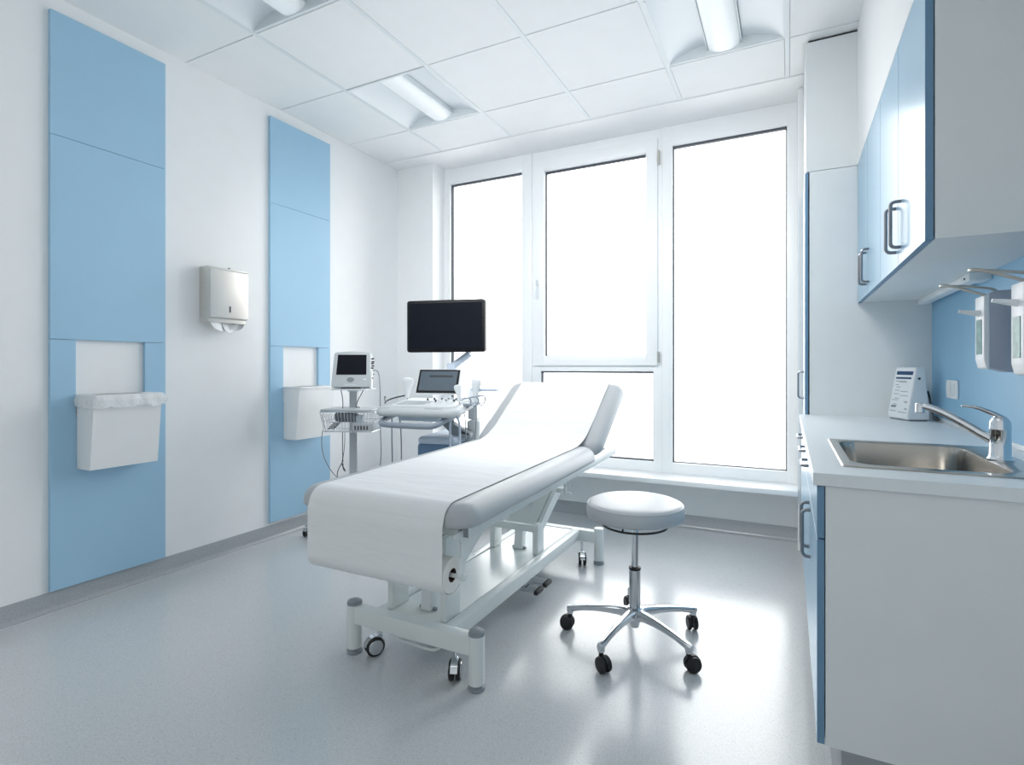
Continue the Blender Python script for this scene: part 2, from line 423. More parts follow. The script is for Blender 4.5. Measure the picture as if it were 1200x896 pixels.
def wall_bin(y0, label, big_liner):
    y1 = y0 + .298; X0 = XL + .023
    r = thing('wall_bin', label, 'waste bin', (X0, (y0 + y1) / 2, .651), 0, 'white wall-mounted waste bins')
    def sect(z, ins=0.0):
        f = (z - .651) / .352; xf = X0 + .116 + .038 * f
        return [(X0 + ins, y0 + ins, z), (xf - ins, y0 + ins, z), (xf - ins, y1 - ins - .0, z), (X0 + ins, y1 - ins, z)]
    m = MB(); m.rloops([sect(.651), sect(1.0), sect(1.0, .004), sect(.66, .004)], True, True)
    part('bin_body', m, 'bin', r, smooth=False)
    # rim flange with slot
    m = MB(); Z = 1.002
    a = [(X0, y0 - .002), (X0 + .156, y0 - .002), (X0 + .156, y1 + .002), (X0, y1 + .002)]
    bb = [(X0 + .022, y0 + .035), (X0 + .118, y0 + .035), (X0 + .118, y1 - .035), (X0 + .022, y1 - .035)]
    m.rloops([[(x, y, Z) for x, y in a], [(x, y, Z + .004) for x, y in a], [(x, y, Z + .004) for x, y in bb], [(x, y, Z - .03) for x, y in bb]], False, False)
    part('bin_rim', m, 'bin' if big_liner else 'endplate', r, smooth=False)
    part('slot', MB().box(X0 + .022, X0 + .118, y0 + .035, y1 - .035, Z - .001, Z + .003), 'black_slot', r)  # dark insert across the opening, its colour stands in for shade inside
    # liner: draped wavy skirt over the rim
    m = MB(); n = 72; loops = []
    drop = .060 if big_liner else .014
    for li, (dz, out) in enumerate(((.0005, -.012), (.002, -.006), (.002, .001), (-.004, .008), (-drop * .5, .011), (-drop, .010))):
        lp = []
        for k in range(n):
            u = k / n * 4; e = int(u); f = u - e
            cs = [(X0 + .002, y0), (X0 + .157, y0), (X0 + .157, y1), (X0 + .002, y1)]
            p = Vector(cs[e]) * (1 - f) + Vector(cs[(e + 1) % 4]) * f
            cx, cy = X0 + .078, (y0 + y1) / 2
            d = Vector((p.x - cx, p.y - cy)); sgn = Vector((1 if d.x > .07 else (-.0 if d.x < -.07 else d.x / .08), (1 if d.y > .14 else (-1 if d.y < -.14 else d.y / .15))))
            k2 = 1 if big_liner else .35
            wv = (random.uniform(-.003, .004) * (li > 2) * 1.0 + .004 * math.sin(k * 1.7 + li) * (li > 3)) * k2
            lp.append((p.x + sgn.x * (out * k2 + wv), p.y + sgn.y * (out * k2 + wv), 1.006 + dz * (1 if big_liner else .8) + (random.uniform(-.006, .006) * (li > 4) + .004 * math.sin(k * .9) * (li > 4)) * k2))
        loops.append(lp)
    m.rloops(loops, False, False)
    part('bin_liner', m, 'liner', r, angle=80)
wall_bin(1.341, 'white wall bin with wide plastic liner hanging over its rim', True)
wall_bin(2.500, 'white wall bin half hidden behind the stand with the small monitor', False)

r = thing('paper_towel_dispenser', 'silver paper towel dispenser on the white wall between blue panels', 'towel dispenser', (XL, 2.06, 1.40))
x1 = XL + .102
m = MB(); m.prism([(1.943, 1.40), (1.943, 1.726), (2.182, 1.726), (2.182, 1.40)], XL, x1 - .02, 'x', .003, 2)
part('back_box', m, 'beige_steel', r)
m = MB(); m.prism([(x1, 1.43), (x1, 1.708), (x1 - .006, 1.716), (XL + .03, 1.722), (XL + .03, 1.402)], 1.9435, 2.1825, 'y', .003, 2)
part('front_cover', m, 'beige_steel', r)
part('level_window', MB().box(x1 - .001, x1 + .001, 2.058, 2.068, 1.463, 1.50), 'darkplastic', r)
part('lock', MB().cyl((XL + .06, 2.085, 1.715), (XL + .06, 2.085, 1.735), .006), 'darkplastic', r)
t = MB()
n = 24
def towel(yc, half, zlo, xo):
    pts_t = []; 
    for i in range(n + 1):
        u = i / n; y = yc - half + 2 * half * u
        sag = zlo * (1 - abs(2 * u - 1) ** 8) * (.85 + .15 * math.sin(5 * u + yc * 9))
        pts_t.append((XL + xo + .012 * math.sin(u * PI * 2.0), y, 1.405)); pts_t.append((XL + xo + .02 + .016 * math.sin(u * PI * 2.0 + .5), y + .004, 1.402 - sag - .004))
    t.poly(pts_t, [(2 * i, 2 * i + 2, 2 * i + 3, 2 * i + 1) for i in range(n)])
towel(2.035, .085, .046, .062); towel(2.10, .070, .052, .045)
o = obj('paper_towels', t, 'paper', None, label='white folded paper towels poking out below the silver dispenser', category='paper towel')
# ------------------------------------------------------------------ right-hand cabinets
def handle(axis_pts, r=.0045): return MB().tube(axis_pts, r, 8)
def bow_v(x, y, z0, z1, out, rc=.014):
    """vertical bow handle on a front whose face is at x (sticking out to -x)"""
    P = [(x, y, z1)]
    for k in range(6): a = PI / 2 * k / 5; P.append((x - out + rc - rc * math.sin(a), y, z1 - rc + rc * math.cos(a)))
    for k in range(6): a = PI / 2 * k / 5; P.append((x - out + rc - rc * math.cos(a), y, z0 + rc - rc * math.sin(a)))
    P.append((x, y, z0)); return MB().tube(P, .0055, 8)
def bow_h(x, y0, y1, z, out, rc=.012):
    P = [(x, y1, z)]
    for k in range(6): a = PI / 2 * k / 5; P.append((x - out + rc - rc * math.sin(a), y1 - rc + rc * math.cos(a), z))
    for k in range(6): a = PI / 2 * k / 5; P.append((x - out + rc - rc * math.cos(a), y0 + rc - rc * math.sin(a), z))
    P.append((x, y0, z)); return MB().tube(P, .005, 8)
def front(name, x0, y0, y1, z0, z1, root, m='bluegloss', th=.016):
    """door or drawer front; face at x0, edges banded darker"""
    g = .0015
    o = part(name, MB().box(x0, x0 + th, y0 + g, y1 - g, z0 + g, z1 - g, .0008, 1), m, root, smooth=False)
    o.data.materials.append(M['blueedge'])
    for p in o.data.polygons:
        if abs(p.normal.x) < .8: p.material_index = 1
    return o

XD = .061        # face of the base fronts
def base_unit(label, y0, y1, zb=.238):
    r = thing('base_cabinet', label, 'base cabinet', (.35, (y0 + y1) / 2, 0), 0, 'base cabinets under the worktop')
    m = MB(); t = .018
    m.box(XD + .018, XR - .002, y0, y0 + t, zb, .855); m.box(XD + .018, XR - .002, y1 - t, y1 - .0005, zb, .855)
    m.box(XD + .018, XR - .002, y0 + t, y1 - t, zb, zb + t); m.box(XR - .02, XR - .002, y0 + t, y1 - t, zb + t, .855)
    part('carcass', m, 'carcass', r, smooth=False)
    part('plinth', MB().box(.112, .60, y0 + .0, y1 - .001, 0, zb), 'greyplastic' if False else M['plinth'], r)
    return r
M['plinth'] = mat('grey_plinth', (150, 154, 158), .5)
r = base_unit('white base cabinet below the sink, nearest the camera', 1.44, 2.40)
front('door', XD, 1.44, 1.92, .238, .727, r); front('door', XD, 1.92, 2.40, .238, .727, r)
front('drawer', XD, 1.44, 1.92, .729, .855, r); d = front('drawer', XD, 1.92, 2.40, .729, .855, r)
ds = [x for x in bpy.data.objects if x.parent == r and x.name.startswith('door')]
part('handle', bow_v(XD, 1.868, .547, .692, .023), 'handle', r, parent=ds[0]); part('handle', bow_v(XD, 1.972, .547, .692, .023), 'handle', r, parent=ds[1])
part('handle', bow_h(XD, 2.08, 2.215, .795, .020), 'handle', r, parent=d)
r = base_unit('narrow base cabinet with one drawer over a door in the middle of the worktop run', 2.40, 2.79)
for k, (a, b) in enumerate(((.729, .855), (.238, .727))):
    d = front('drawer' if k == 0 else 'door', XD, 2.40, 2.79, a, b, r)
    if k == 0: part('handle', bow_h(XD, 2.44, 2.58, b - .06, .020), 'handle', r, parent=d)
r = base_unit('base cabinet with one drawer at the far end, beside the tall cabinet', 2.79, 3.18)
for k, (a, b) in enumerate(((.729, .855), (.238, .727))):
    d = front('drawer' if k == 0 else 'door', XD, 2.79, 3.179, a, b, r)
    if k == 0: part('handle', bow_h(XD, 2.90, 3.04, b - .06, .020), 'handle', r, parent=d)

# worktop with a cut-out for the sink
SX0, SX1, SY0, SY1 = .150, .478, 1.590, 2.062
wt = MB(); Z0, Z1 = .857, .887
X0, Y0, X1, Y1 = .0525, 1.43, XR - .001, 3.179
def P3(x, y, z): return (x, y, z)
out = [(X0, Y0), (X1, Y0), (X1, Y1), (X0, Y1)]; inn = [(SX0 - .006, SY0 - .006), (SX1 + .006, SY0 - .006), (SX1 + .006, SY1 + .006), (SX0 - .006, SY1 + .006)]
vs = [P3(*p, z) for z in (Z0, Z1) for p in out + inn]
fs = []
for k in range(4):
    k2 = (k + 1) % 4
    fs += [(k, k2, 4 + k2, 4 + k), (8 + k, 8 + k2, 12 + k2, 12 + k), (k, k2, 8 + k2, 8 + k), (4 + k, 4 + k2, 12 + k2, 12 + k)]
wt.poly(vs, fs)
o = obj('worktop', wt, 'worktop', None, smooth=False, label='pale grey laminate worktop running along the right wall', category='worktop')
bv = o.modifiers.new('edge', 'BEVEL'); bv.width = .0015; bv.segments = 2; bv.limit_method = 'ANGLE'
struct('trim_3', MB().box(XR - .012, XR - .001, 1.43, 3.179, .887, .905, .003), 'worktop')
# backsplash
struct('trim_4', MB().box(XR - .006, XR, 1.30, 3.18, .8875, 1.475), 'splash')

# sink
r = thing('sink', 'rectangular stainless steel sink set in the pale worktop', 'sink', (.34, 1.83, Z1))
RX0, RX1, RY0, RY1 = .121, .560, 1.548, 2.108
m = MB()
L = [rrect(RX0, RX1, RY0, RY1, .012, 0, Z1 + .0005), rrect(RX0, RX1, RY0, RY1, .012, .003, Z1 + .004), rrect(RX0, RX1, RY0, RY1, .014, .012, Z1 + .0035)]
m.rloops(L, False, False)
L2 = [rrect(RX0, RX1, RY0, RY1, .014, .012, Z1 + .0035), rrect(SX0 - .004, SX1 + .004, SY0 - .004, SY1 + .004, .062, 0, Z1 + .0035), rrect(SX0 - .001, SX1 + .001, SY0 - .001, SY1 + .001, .06, 0, Z1 + .001)]
m.rloops(L2, False, False)
part('rim', m, 'sinksteel', r, angle=50)
m = MB()
L3 = [rrect(SX0, SX1, SY0, SY1, .06, -.001, Z1 + .001), rrect(SX0, SX1, SY0, SY1, .058, .003, Z1 - .02), rrect(SX0, SX1, SY0, SY1, .058, .008, Z1 - .10)]
for k in range(1, 7):
    a = PI / 2 * k / 6; L3.append(rrect(SX0, SX1, SY0, SY1, .060, .008 + .03 * (1 - math.cos(a)), Z1 - .10 - .035 * math.sin(a)))
m.rloops(L3, False, True)
part('bowl', m, 'sinksteel', r, angle=60)
m = MB()
m.lathe([(.0, 0), (.026, .0), (.030, .002), (.030, .003), (.022, .003), (.018, .001), (0, .001)], 24, Matrix.Translation((.32, 1.83, Z1 - .1345)))
part('drain', m, 'chrome', r)
m = MB(); m.cyl((SX1 - .004, 1.80, .845), (SX1 - .010, 1.80, .845), .013); m.cyl((SX1 - .009, 1.80, .845), (SX1 - .014, 1.80, .845), .006)
part('overflow', m, 'chrome', r)

# faucet
fx, fy = .506, 1.812
r = thing('faucet', 'chrome single-lever mixer tap standing behind the sink', 'tap', (fx, fy, Z1 + .0035))
m = MB(); T = Matrix.Translation((fx, fy, Z1 + .0035))
m.lathe([(.0, 0), (.029, 0), (.029, .004), (.026, .008), (.0235, .014), (.0225, .08), (.0235, .082), (.0235, .084), (.0225, .086), (.022, .105), (0, .105)], 32, T)
part('body', m, 'chrome', r)
tip = Vector((.345, 1.905, 1.022)); bs = Vector((fx, fy, Z1 + .05))
d = Vector((tip.x - bs.x, tip.y - bs.y, 0))
m = MB(); P = [bs + d * u + Vector((0, 0, z)) for u, z in ((.0, .0), (.15, .012), (.4, .042), (.65, .069), (.82, .082), (.92, .0865), (1.0, .085))]
m.tube(P, [.013, .0125, .011, .0105, .0105, .0105, .0105], 14, smooth=1)
part('spout', m, 'chrome', r)
m = MB(); e = P[-1]; m.cyl(e + d.normalized() * -.004 + Vector((0, 0, .010)), e + d.normalized() * -.004 + Vector((0, 0, -.018)), .0125, bev=.002)
part('aerator', m, 'chrome', r)
m = MB(); lt = Vector((.432, 1.842, 1.028)); top = Vector((fx, fy, Z1 + .112))
m.lathe([(0, 0), (.0228, 0), (.0228, .012), (.018, .026), (.010, .031), (0, .032)], 28, Matrix.Translation((fx, fy, Z1 + .0885)))
m.tube([top + Vector((.01, -.004, .0)), top + (lt - top) * .25 + Vector((0, 0, .010)), top + (lt - top) * .6 + Vector((0, 0, .012)), lt + Vector((0, 0, .004)), lt], [.014, .012, .0085, .0065, .005], 12, smooth=1, flat=.55)
part('lever', m, 'chrome', r)

# double socket plate
r = thing('wall_socket', 'white double rocker switch plate on the blue splashback', 'switch', (XR - .006, 2.80, 1.006))
part('plate', MB().box(XR - .016, XR - .0065, 2.722, 2.876, 1.005, 1.083, .003), 'cloud', r)
for y in (2.7625, 2.8355): part('rocker', MB().box(XR - .020, XR - .015, y - .027, y + .027, 1.017, 1.071, .003), 'endplate', r)

# sterilising device standing against the tall cabinet
A = Vector((.495, 2.965)); Bv = Vector((.438, 3.105)); dd = Vector((.93, .38)).normalized() * .098
r = thing('counter_device', 'white wedge-shaped desktop device with printed front on the worktop', 'device', (.52, 3.06, Z1))
ux = (A - Bv).normalized()                                     # along the front
fn = -dd.normalized()
H = .248
def DV(a, b, z): q = Bv + ux * (a * (A - Bv).length) + dd * b; return (q.x, q.y, Z1 + z)
m = MB()
prof = [(0.0, .008), (.0, .03), (.40, H), (.78, H + .003), (1.0, .03), (1.0, .008)]
vs = [DV(0, b, z) for b, z in prof] + [DV(1, b, z) for b, z in prof]; n = len(prof)
m.poly(vs, [tuple(range(n)), tuple(range(2 * n - 1, n - 1, -1))] + [(i, (i + 1) % n, n + (i + 1) % n, n + i) for i in range(n)])
bmesh.ops.bevel(m.bm, geom=m.bm.edges[:], offset=.003, segments=2, affect='EDGES')
part('housing', m, 'devwhite', r)
m = MB(); vs = [DV(a, b, z) for a in (.06, .94) for b, z in ((.06, 0), (.06, .01), (.92, .01), (.92, 0))]
m.poly(vs, [(0, 1, 2, 3), (7, 6, 5, 4), (0, 1, 5, 4), (1, 2, 6, 5), (2, 3, 7, 6), (3, 0, 4, 7)]); part('foot', m, 'greyplastic', r)
def mark(m, a0, a1, h0, h1, off=.0008):
    """flat mark on the slanted front, h along the slope 0..1"""
    def S(a, h): 
        b = .40 * h; z = .03 + (H - .03) * h; p = Vector(DV(a, b, z)); nn = Vector((fn.x, fn.y, .17)).normalized(); return p + nn * off
    m.poly([S(a0, h0), S(a1, h0), S(a1, h1), S(a0, h1)], [(0, 1, 2, 3)])
m = MB(); mark(m, .10, .90, .845, .925); mark(m, .10, .86, .755, .795); part('display', m, 'navy', r)
m = MB()
for h, a0, a1 in ((.70, .12, .66), (.68, .3, .7), (.62, .14, .32), (.57, .2, .42), (.50, .16, .40), (.48, .45, .82), (.42, .14, .40), (.39, .45, .85), (.33, .22, .45), (.29, .1, .42), (.27, .70, .88), (.245, .74, .9), (.20, .2, .36), (.17, .14, .40), (.12, .78, .9), (.10, .80, .92), (.05, .08, .40), (.035, .5, .92)):
    mark(m, a0, a1, h, h + .010)
mark(m, .10, .36, .135, .165)
part('printed_lettering', m, 'ink', r)
m = MB(); q = Vector(DV(1, .52, .198)); m.cyl(q, q + Vector((ux.x, ux.y, 0)) * .003, .0055, seg=16); part('side_button', m, 'black_slot', r)
m = MB(); m.tube([DV(.9, 1.0, .14), DV(.9, 1.1, .11), DV(.95, 1.12, .05), DV(1.1, 1.1, .012), DV(1.4, 1.0, .008), DV(1.3, .95, .02), DV(1.15, 1.05, .03), DV(1.2, 1.25, .01)], .0045, 6, smooth=2)
part('power_cable', m, 'darkcable', r)

# tall cabinet
r = thing('tall_cabinet', 'tall cabinet with narrow blue door between worktop and window', 'tall cabinet', (.36, 3.43, 0))
m = MB(); m.box(.100, XR - .002, 3.18, 3.198, .238, 2.172); m.box(.100, XR - .002, 3.66, 3.678, .238, 2.172); m.box(.100, XR - .002, 3.198, 3.66, .238, .256); m.box(.100, XR - .002, 3.198, 3.66, 2.154, 2.172); m.box(XR - .02, XR - .002, 3.198, 3.66, .256, 2.154)
part('carcass', m, 'carcass', r, smooth=False)
d = front('door', .078, 3.182, 3.678, .238, 2.172, r)
part('handle', bow_v(.078, 3.36, .965, 1.112, .030), 'handle', r, parent=d)
part('plinth', MB().box(.125, .60, 3.18, 3.68, 0, .238), 'plinth', r)
o = obj('top_cabinet', MB().box(.083, XR - .002, 3.1805, 3.68, 2.175, ZC - .012, .001, 1), 'carcass', None, smooth=False, label='white filler cabinet between the tall cabinet and the ceiling', category='cabinet')
struct('trim_5', MB().box(.095, .6, 3.19, 3.68, ZC - .012, ZC + .001), 'black_slot')  # black block painting the shade in the gap below the ceiling

# wall cabinets
XU = .318; ZB = 1.468; ZT = 2.1755
def wall_unit(label, y0, ym, y1):
    r = thing('wall_cabinet', label, 'wall cabinet', (.49, (y0 + y1) / 2, ZB), 0, 'blue-fronted wall cabinets')
    t = .018; m = MB(); x0 = XU + .021
    m.box(x0, XR - .007, y0, y0 + t, ZB, ZT); m.box(x0, XR - .007, y1 - t, y1 - .0005, ZB, ZT); m.box(x0, XR - .007, y0 + t, y1 - t, ZB, ZB + t); m.box(x0, XR - .007, y0 + t, y1 - t, ZT - t, ZT); m.box(XR - .02, XR - .007, y0 + t, y1 - t, ZB + t, ZT - t)
    part('carcass', m, 'carcass', r, smooth=False)
    a = front('door', XU, y0, ym, ZB - .004, ZT, r, th=.018); b = front('door', XU, ym, y1, ZB - .004, ZT, r, th=.018)
    part('handle', bow_v(XU, ym - .045, 1.516, 1.660, .028), 'handle', r, parent=a); part('handle', bow_v(XU, ym + .045, 1.516, 1.660, .028), 'handle', r, parent=b)
wall_unit('blue-fronted wall cabinet nearest the camera, with the large dark handles', 1.68, 2.055, 2.425)
wall_unit('blue-fronted wall cabinet at the far end, touching the tall cabinet', 2.425, 2.80, 3.179)

r = thing('under_cabinet_light', 'slim light bar fixed under the wall cabinets along the wall', 'light', (.59, 2.78, ZB))
part('bar', MB().box(.568, .612, 2.43, 3.165, 1.443, ZB, .003), 'cloud', r)
part('end_cap', MB().box(.566, .629, 2.33, 2.43, 1.440, ZB, .003), 'endplate', r)
part('screw', MB().cyl((.5655, 2.38, 1.452), (.563, 2.38, 1.452), .004), 'darkplastic', r)

# soap dispensers
def dispenser(y0, y1, label, zt=1.352, zb=1.131):
    r = thing('soap_dispenser', label, 'soap dispenser', (XR - .006, (y0 + y1) / 2, zb), 0, 'wall-mounted lever dispensers above the sink')
    xf = .520; xw_ = XR - .0065
    part('back_housing', MB().prism([(xf + .012, zb + .006), (xf + .012, zt + .004), (xf + .03, zt + .012), (xw_, zt + .014), (xw_, zb - .008), (xf + .06, zb - .008)], y0, y1, 'y', .003, 2), 'dispgrey', r)
    m = MB(); m.prism([(xf, zb + .03), (xf, zt - .002), (xf + .014, zt + .002), (xf + .014, zb), (xf + .006, zb + .004)], y0 - .002, y1 + .002, 'y', .003, 2)
    part('front_cover', m, 'cloud', r)
    part('level_window', MB().box(xf - .0015, xf + .002, y0 + .016, y1 - .014, zb + .045, zb + .150), 'teal', r)
    m = MB(); ym = (y0 + y1) / 2
    m.tube([(xf + .004, ym, zt - .052), (xf - .02, ym, zt - .049), (xf - .050, ym, zt - .043)], [.010, .0075, .005], 10); part('nozzle', m, 'cloud', r)
    m = MB(); a, b_ = y0 + .006, y1 - .006
    tipx = .424; zt2 = zt + .038
    P = [(xf + .012, a, zt - .004), (xf - .02, a + .001, zt + .010), (tipx + .02, a + .010, zt2 - .004), (tipx + .004, a + .018, zt2), (tipx, ym, zt2 + .001), (tipx + .004, b_ - .018, zt2), (tipx + .02, b_ - .010, zt2 + .002), (xf - .01, b_, zt2 - .004), (xf + .03, b_, zt + .028), (xf + .05, b_, zt + .02), (xf + .052, b_, zt + .006)]
    m.tube(P, .0042, 8, smooth=2); part('lever_arm', m, 'steel', r)
dispenser(2.0, 2.078, 'soap dispenser with green gel window, farther from the camera')
dispenser(1.705, 1.783, 'disinfectant dispenser cut by the right edge, nearer the camera', 1.352, 1.116)
# ------------------------------------------------------------------ examination couch
CXc = -1.281
r = couch = thing('examination_couch', 'grey padded examination couch with raised backrest on a white steel frame', 'examination couch', (CXc, 2.27, 0))
TILT = math.radians(1.25)
TM = Matrix.Translation((0, 1.45, .62)) @ Matrix.Rotation(TILT, 4, 'X') @ Matrix.Translation((0, -1.45, -.62))
def sym(x): return 2 * CXc - x
# flat section
m = MB(); m.pad(-1.668, -.896, 1.398, 2.672, .622, .697, .085, .058, .016); bmesh.ops.transform(m.bm, matrix=TM, verts=m.bm.verts)
part('mattress', m, 'vinyl', r, angle=60)
m = MB(); m.box(-1.60, -.962, 1.44, 2.66, .603, .6225); bmesh.ops.transform(m.bm, matrix=TM, verts=m.bm.verts)
part('mattress_board', m, 'enamel', r)
# backrest
BA = math.radians(34.5); HP = Vector((0, 2.690, .652))
BM = Matrix.Translation(HP) @ Matrix.Rotation(BA, 4, 'X')
m = MB(); m.pad(-1.668, -.896, 0, .608, .0, .072, .075, .052, .016); bmesh.ops.transform(m.bm, matrix=BM, verts=m.bm.verts)
part('backrest', m, 'vinyl', r, angle=60)
m = MB(); m.box(-1.60, -.962, .02, .56, -.018, .001); bmesh.ops.transform(m.bm, matrix=BM, verts=m.bm.verts)
part('backrest_board', m, 'enamel', r)
# side rails
for s in (1, -1):
    xs = sorted([-.975, -.930]) if s == 1 else sorted([sym(-.975), sym(-.930)])
    m = MB(); m.box(xs[0], xs[1], 1.455, 3.085, .584, .620, .002); bmesh.ops.transform(m.bm, matrix=TM, verts=m.bm.verts)
    part('side_rail', m, 'enamel', r)
    m = MB(); m.box(xs[0] + .002, xs[1] - .002, 1.4535, 1.456, .586, .618); bmesh.ops.transform(m.bm, matrix=TM, verts=m.bm.verts); part('rail_end_cap', m, 'greyplastic', r)
for a, b_, c_ in ((1.455, 1.49, .604), (2.60, 2.64, .604), (3.045, 3.083, .618)):
    m = MB(); m.box(sym(-.975), -.975, a, b_, .584, c_); bmesh.ops.transform(m.bm, matrix=TM, verts=m.bm.verts); part('cross_bar', m, 'enamel', r)
# backrest gas strut
m = MB(); m.cyl((-1.281, 2.30, .575), (-1.281, 2.66, .66), .012); m.cyl((-1.281, 2.6, .646), (-1.281, 2.95, .80), .006); part('gas_strut', m, 'steel', r)
# base
for s, (y,) in ((0, (1.605,)), (0, (2.938,))):
    part('end_beam', MB().box(-1.563, -.993, y - .024, y + .024, .123, .188, .003), 'enamel', r)
for a, b_ in ((-1.146, -1.100), (-1.462, -1.416)):
    part('base_rail', MB().box(a, b_, 1.625, 2.92, .132, .1885, .003), 'enamel', r)
part('base_plate', MB().box(-1.417, -1.145, 1.625, 2.92, .150, .184, .001, 1), 'plate', r)
m = MB()
for x in (-1.143, -1.419): m.box(x - .001, x + .001, 1.632, 2.912, .183, .1886)
part('seam_strip', m, 'greyplastic', r)
# feet
for (x, y) in ((-1.563, 1.603), (-.993, 1.605), (-.990, 2.938), (-1.563, 2.938)):
    f = part('foot', MB().lathe([(0, .022), (.0285, .022), (.0285, .196), (0, .196)], 28, Matrix.Translation((x, y, 0))), 'enamel', r)
    part('foot_cap', MB().lathe([(0.0290, .193), (.0295, .200), (.027, .206), (.018, .209), (0, .210)], 28, Matrix.Translation((x, y, 0))), 'greyplastic' if y < 2 else 'enamel', r, parent=f)
    part('foot_pad', MB().lathe([(0, 0), (.029, 0), (.031, .003), (.030, .012), (.022, .017), (.021, .026), (0, .026)], 28, Matrix.Translation((x, y, 0))), 'greyplastic', r, parent=f)
# casters
def caster(x, y, ang, r, top=.124, R=.0365):
    T = Matrix.Translation((x, y, 0)) @ Matrix.Rotation(ang, 4, 'Z')
    f = MB(); f.lathe([(0, .07), (.008, .07), (.008, top), (0, top)], 14, Matrix.Translation((x, y, 0)))
    f.box(-.010, .010, -.010, .030, .044, .078, .006, 3, T)
    arc = [(R * 1.12 * math.cos(a) + .022, R + R * 1.12 * math.sin(a)) for a in [PI * .05 + PI * .9 * k / 10 for k in range(11)]]
    arc2 = [(R * .98 * math.cos(a) + .022, R + R * .98 * math.sin(a)) for a in [PI * .05 + PI * .9 * k / 10 for k in range(11)]][::-1]
    f.prism([(p[0], p[1]) for p in arc + arc2], -.013, .013, 'x', mtx=T)
    c = part('caster', f, 'chrome', r)
    for s in (-1, 1):
        w_ = MB(); w_.lathe([(0, -.008), (R - .004, -.008), (R, -.004), (R, .004), (R - .004, .008), (0, .008)], 28, T @ Matrix.Translation((s * .0135, .022, R)) @ Matrix.Rotation(PI / 2, 4, 'Y'))
        part('wheel', w_, 'rubber', r, parent=c)
        h_ = MB(); h_.lathe([(0, 0), (R * .78, 0), (R * .74, .002), (0, .0025)], 24, T @ Matrix.Translation((s * .0215, .022, R)) @ Matrix.Rotation(s * PI / 2, 4, 'Y'))
        part('hub_cap', h_, 'alu', r, parent=c)
caster(-1.465, 1.640, math.radians(150), r)
caster(-1.103, 1.640, math.radians(205), r)
caster(-1.078, 2.895, math.radians(205), r); caster(-1.46, 2.895, math.radians(200), r)
# posts + lift arms
for x0, x1 in ((-1.176, -1.148), (-1.426, -1.398)):
    part('post', MB().box(x0, x1, 1.640, 1.735, .186, .50, .002), 'enamel', r)
    part('post', MB().box(x0 + .003, x1 + .003, 2.432, 2.512, .186, .335, .002), 'enamel', r)
    q = MB(); q.prism([(1.645, .36), (1.735, .34), (2.10, .555), (2.10, .60), (2.03, .60)], x0 + .004, x1 - .004, 'x', .002, 1); part('lift_arm', q, 'enamel', r)
    q = MB(); q.prism([(2.436, .300), (2.505, .285), (2.98, .575), (2.98, .612), (2.90, .612)], x0 + .006, x1, 'x', .002, 1); part('lift_arm', q, 'enamel', r)
m = MB(); m.prism([(2.46, .318), (2.47, .300), (2.90, .560), (2.86, .585)], -1.398, -1.176, 'x'); part('lift_plate', m, 'enamel', r)
part('cross_tube', MB().box(-1.398, -1.148, 2.425, 2.450, .300, .335, .002), 'enamel', r)
for y_, z_ in ((2.03, .555), (1.69, .47)): part('cross_tube', MB().cyl((-1.41, y_, z_), (-1.16, y_, z_), .015), 'enamel', r)
for y, h in ((1.708, .40), (2.492, .34)):
    m = MB(); m.prism([(y - .022, .186), (y + .022, .186), (y + .05, h), (y + .004, h)], -1.303, -1.255, 'x', .004, 2); part('actuator', m, 'devwhite', r)
    m = MB(); m.box(-1.318, -1.24, y - .006, y + .006, .186, .196); part('actuator_bracket', m, 'greyplastic', r)
m = MB(); m.cyl((-1.13, 2.03, .555), (-.975, 2.03, .555), .010); m.box(-1.115, -1.100, 1.99, 2.05, .48, .585, .002); m.cyl((-1.10, 2.02, .51), (-1.088, 2.02, .51), .012)
part('pivot_bracket', m, 'enamel', r)
m = MB(); m.box(-1.02, -1.008, 2.475, 2.488, .49, .60, .001); m.box(-1.05, -1.02, 2.45, 2.49, .51, .53, .001); m.cyl((-1.008, 2.47, .545), (-.985, 2.47, .545), .007); m.cyl((-1.008, 2.5, .50), (-.99, 2.5, .50), .007)
part('end_bracket', m, 'enamel', r)
# pedals and pedal bar
for y0 in (2.285, 2.385):
    m = MB(); m.box(-1.165, -1.075, y0 - .01, y0 + .060, .060, .074, .005, 3); part('pedal', m, 'chrome', r)
    m = MB(); m.box(-1.092, -1.070, y0 - .011, y0 + .061, .054, .075, .004, 3); part('pedal_rubber', m, 'rubber', r)
m = MB()
for y0 in (2.31, 2.41): m.tube([(-1.15, y0, .066), (-1.18, y0, .075), (-1.22, y0, .14)], .006, 8)
part('pedal_lever', m, 'greyplastic', r)
m = MB(); m.tube([(-1.425, 1.75, .125), (-1.42, 1.66, .105), (-1.40, 1.635, .092), (-1.36, 1.622, .088), (-1.20, 1.61, .088), (-1.17, 1.62, .092), (-1.16, 1.66, .105), (-1.16, 1.75, .13)], .006, 8, smooth=2)
part('pedal_bar', m, 'enamel', r)
# paper roll bracket
for s in (1, -1):
    xa, xb = (-.957, -.950) if s == 1 else (sym(-.950), sym(-.957))
    m = MB(); m.prism([(1.405, .606), (1.520, .612), (1.515, .585), (1.488, .575), (1.474, .545), (1.462, .47), (1.456, .455), (1.4435, .449), (1.432, .455), (1.428, .468), (1.444, .53), (1.446, .565), (1.436, .585), (1.405, .590)], xa, xb, 'x', .0015, 1)
    part('roll_bracket', m, 'enamel', r)
m = MB(); m.cyl((-.951, 1.4435, .4605), (-.936, 1.4435, .4605), .011, bev=.002); m.cyl((-.955, 1.4435, .4605), (sym(-.955), 1.4435, .4605), .007); part('roll_axle', m, 'enamel', r)

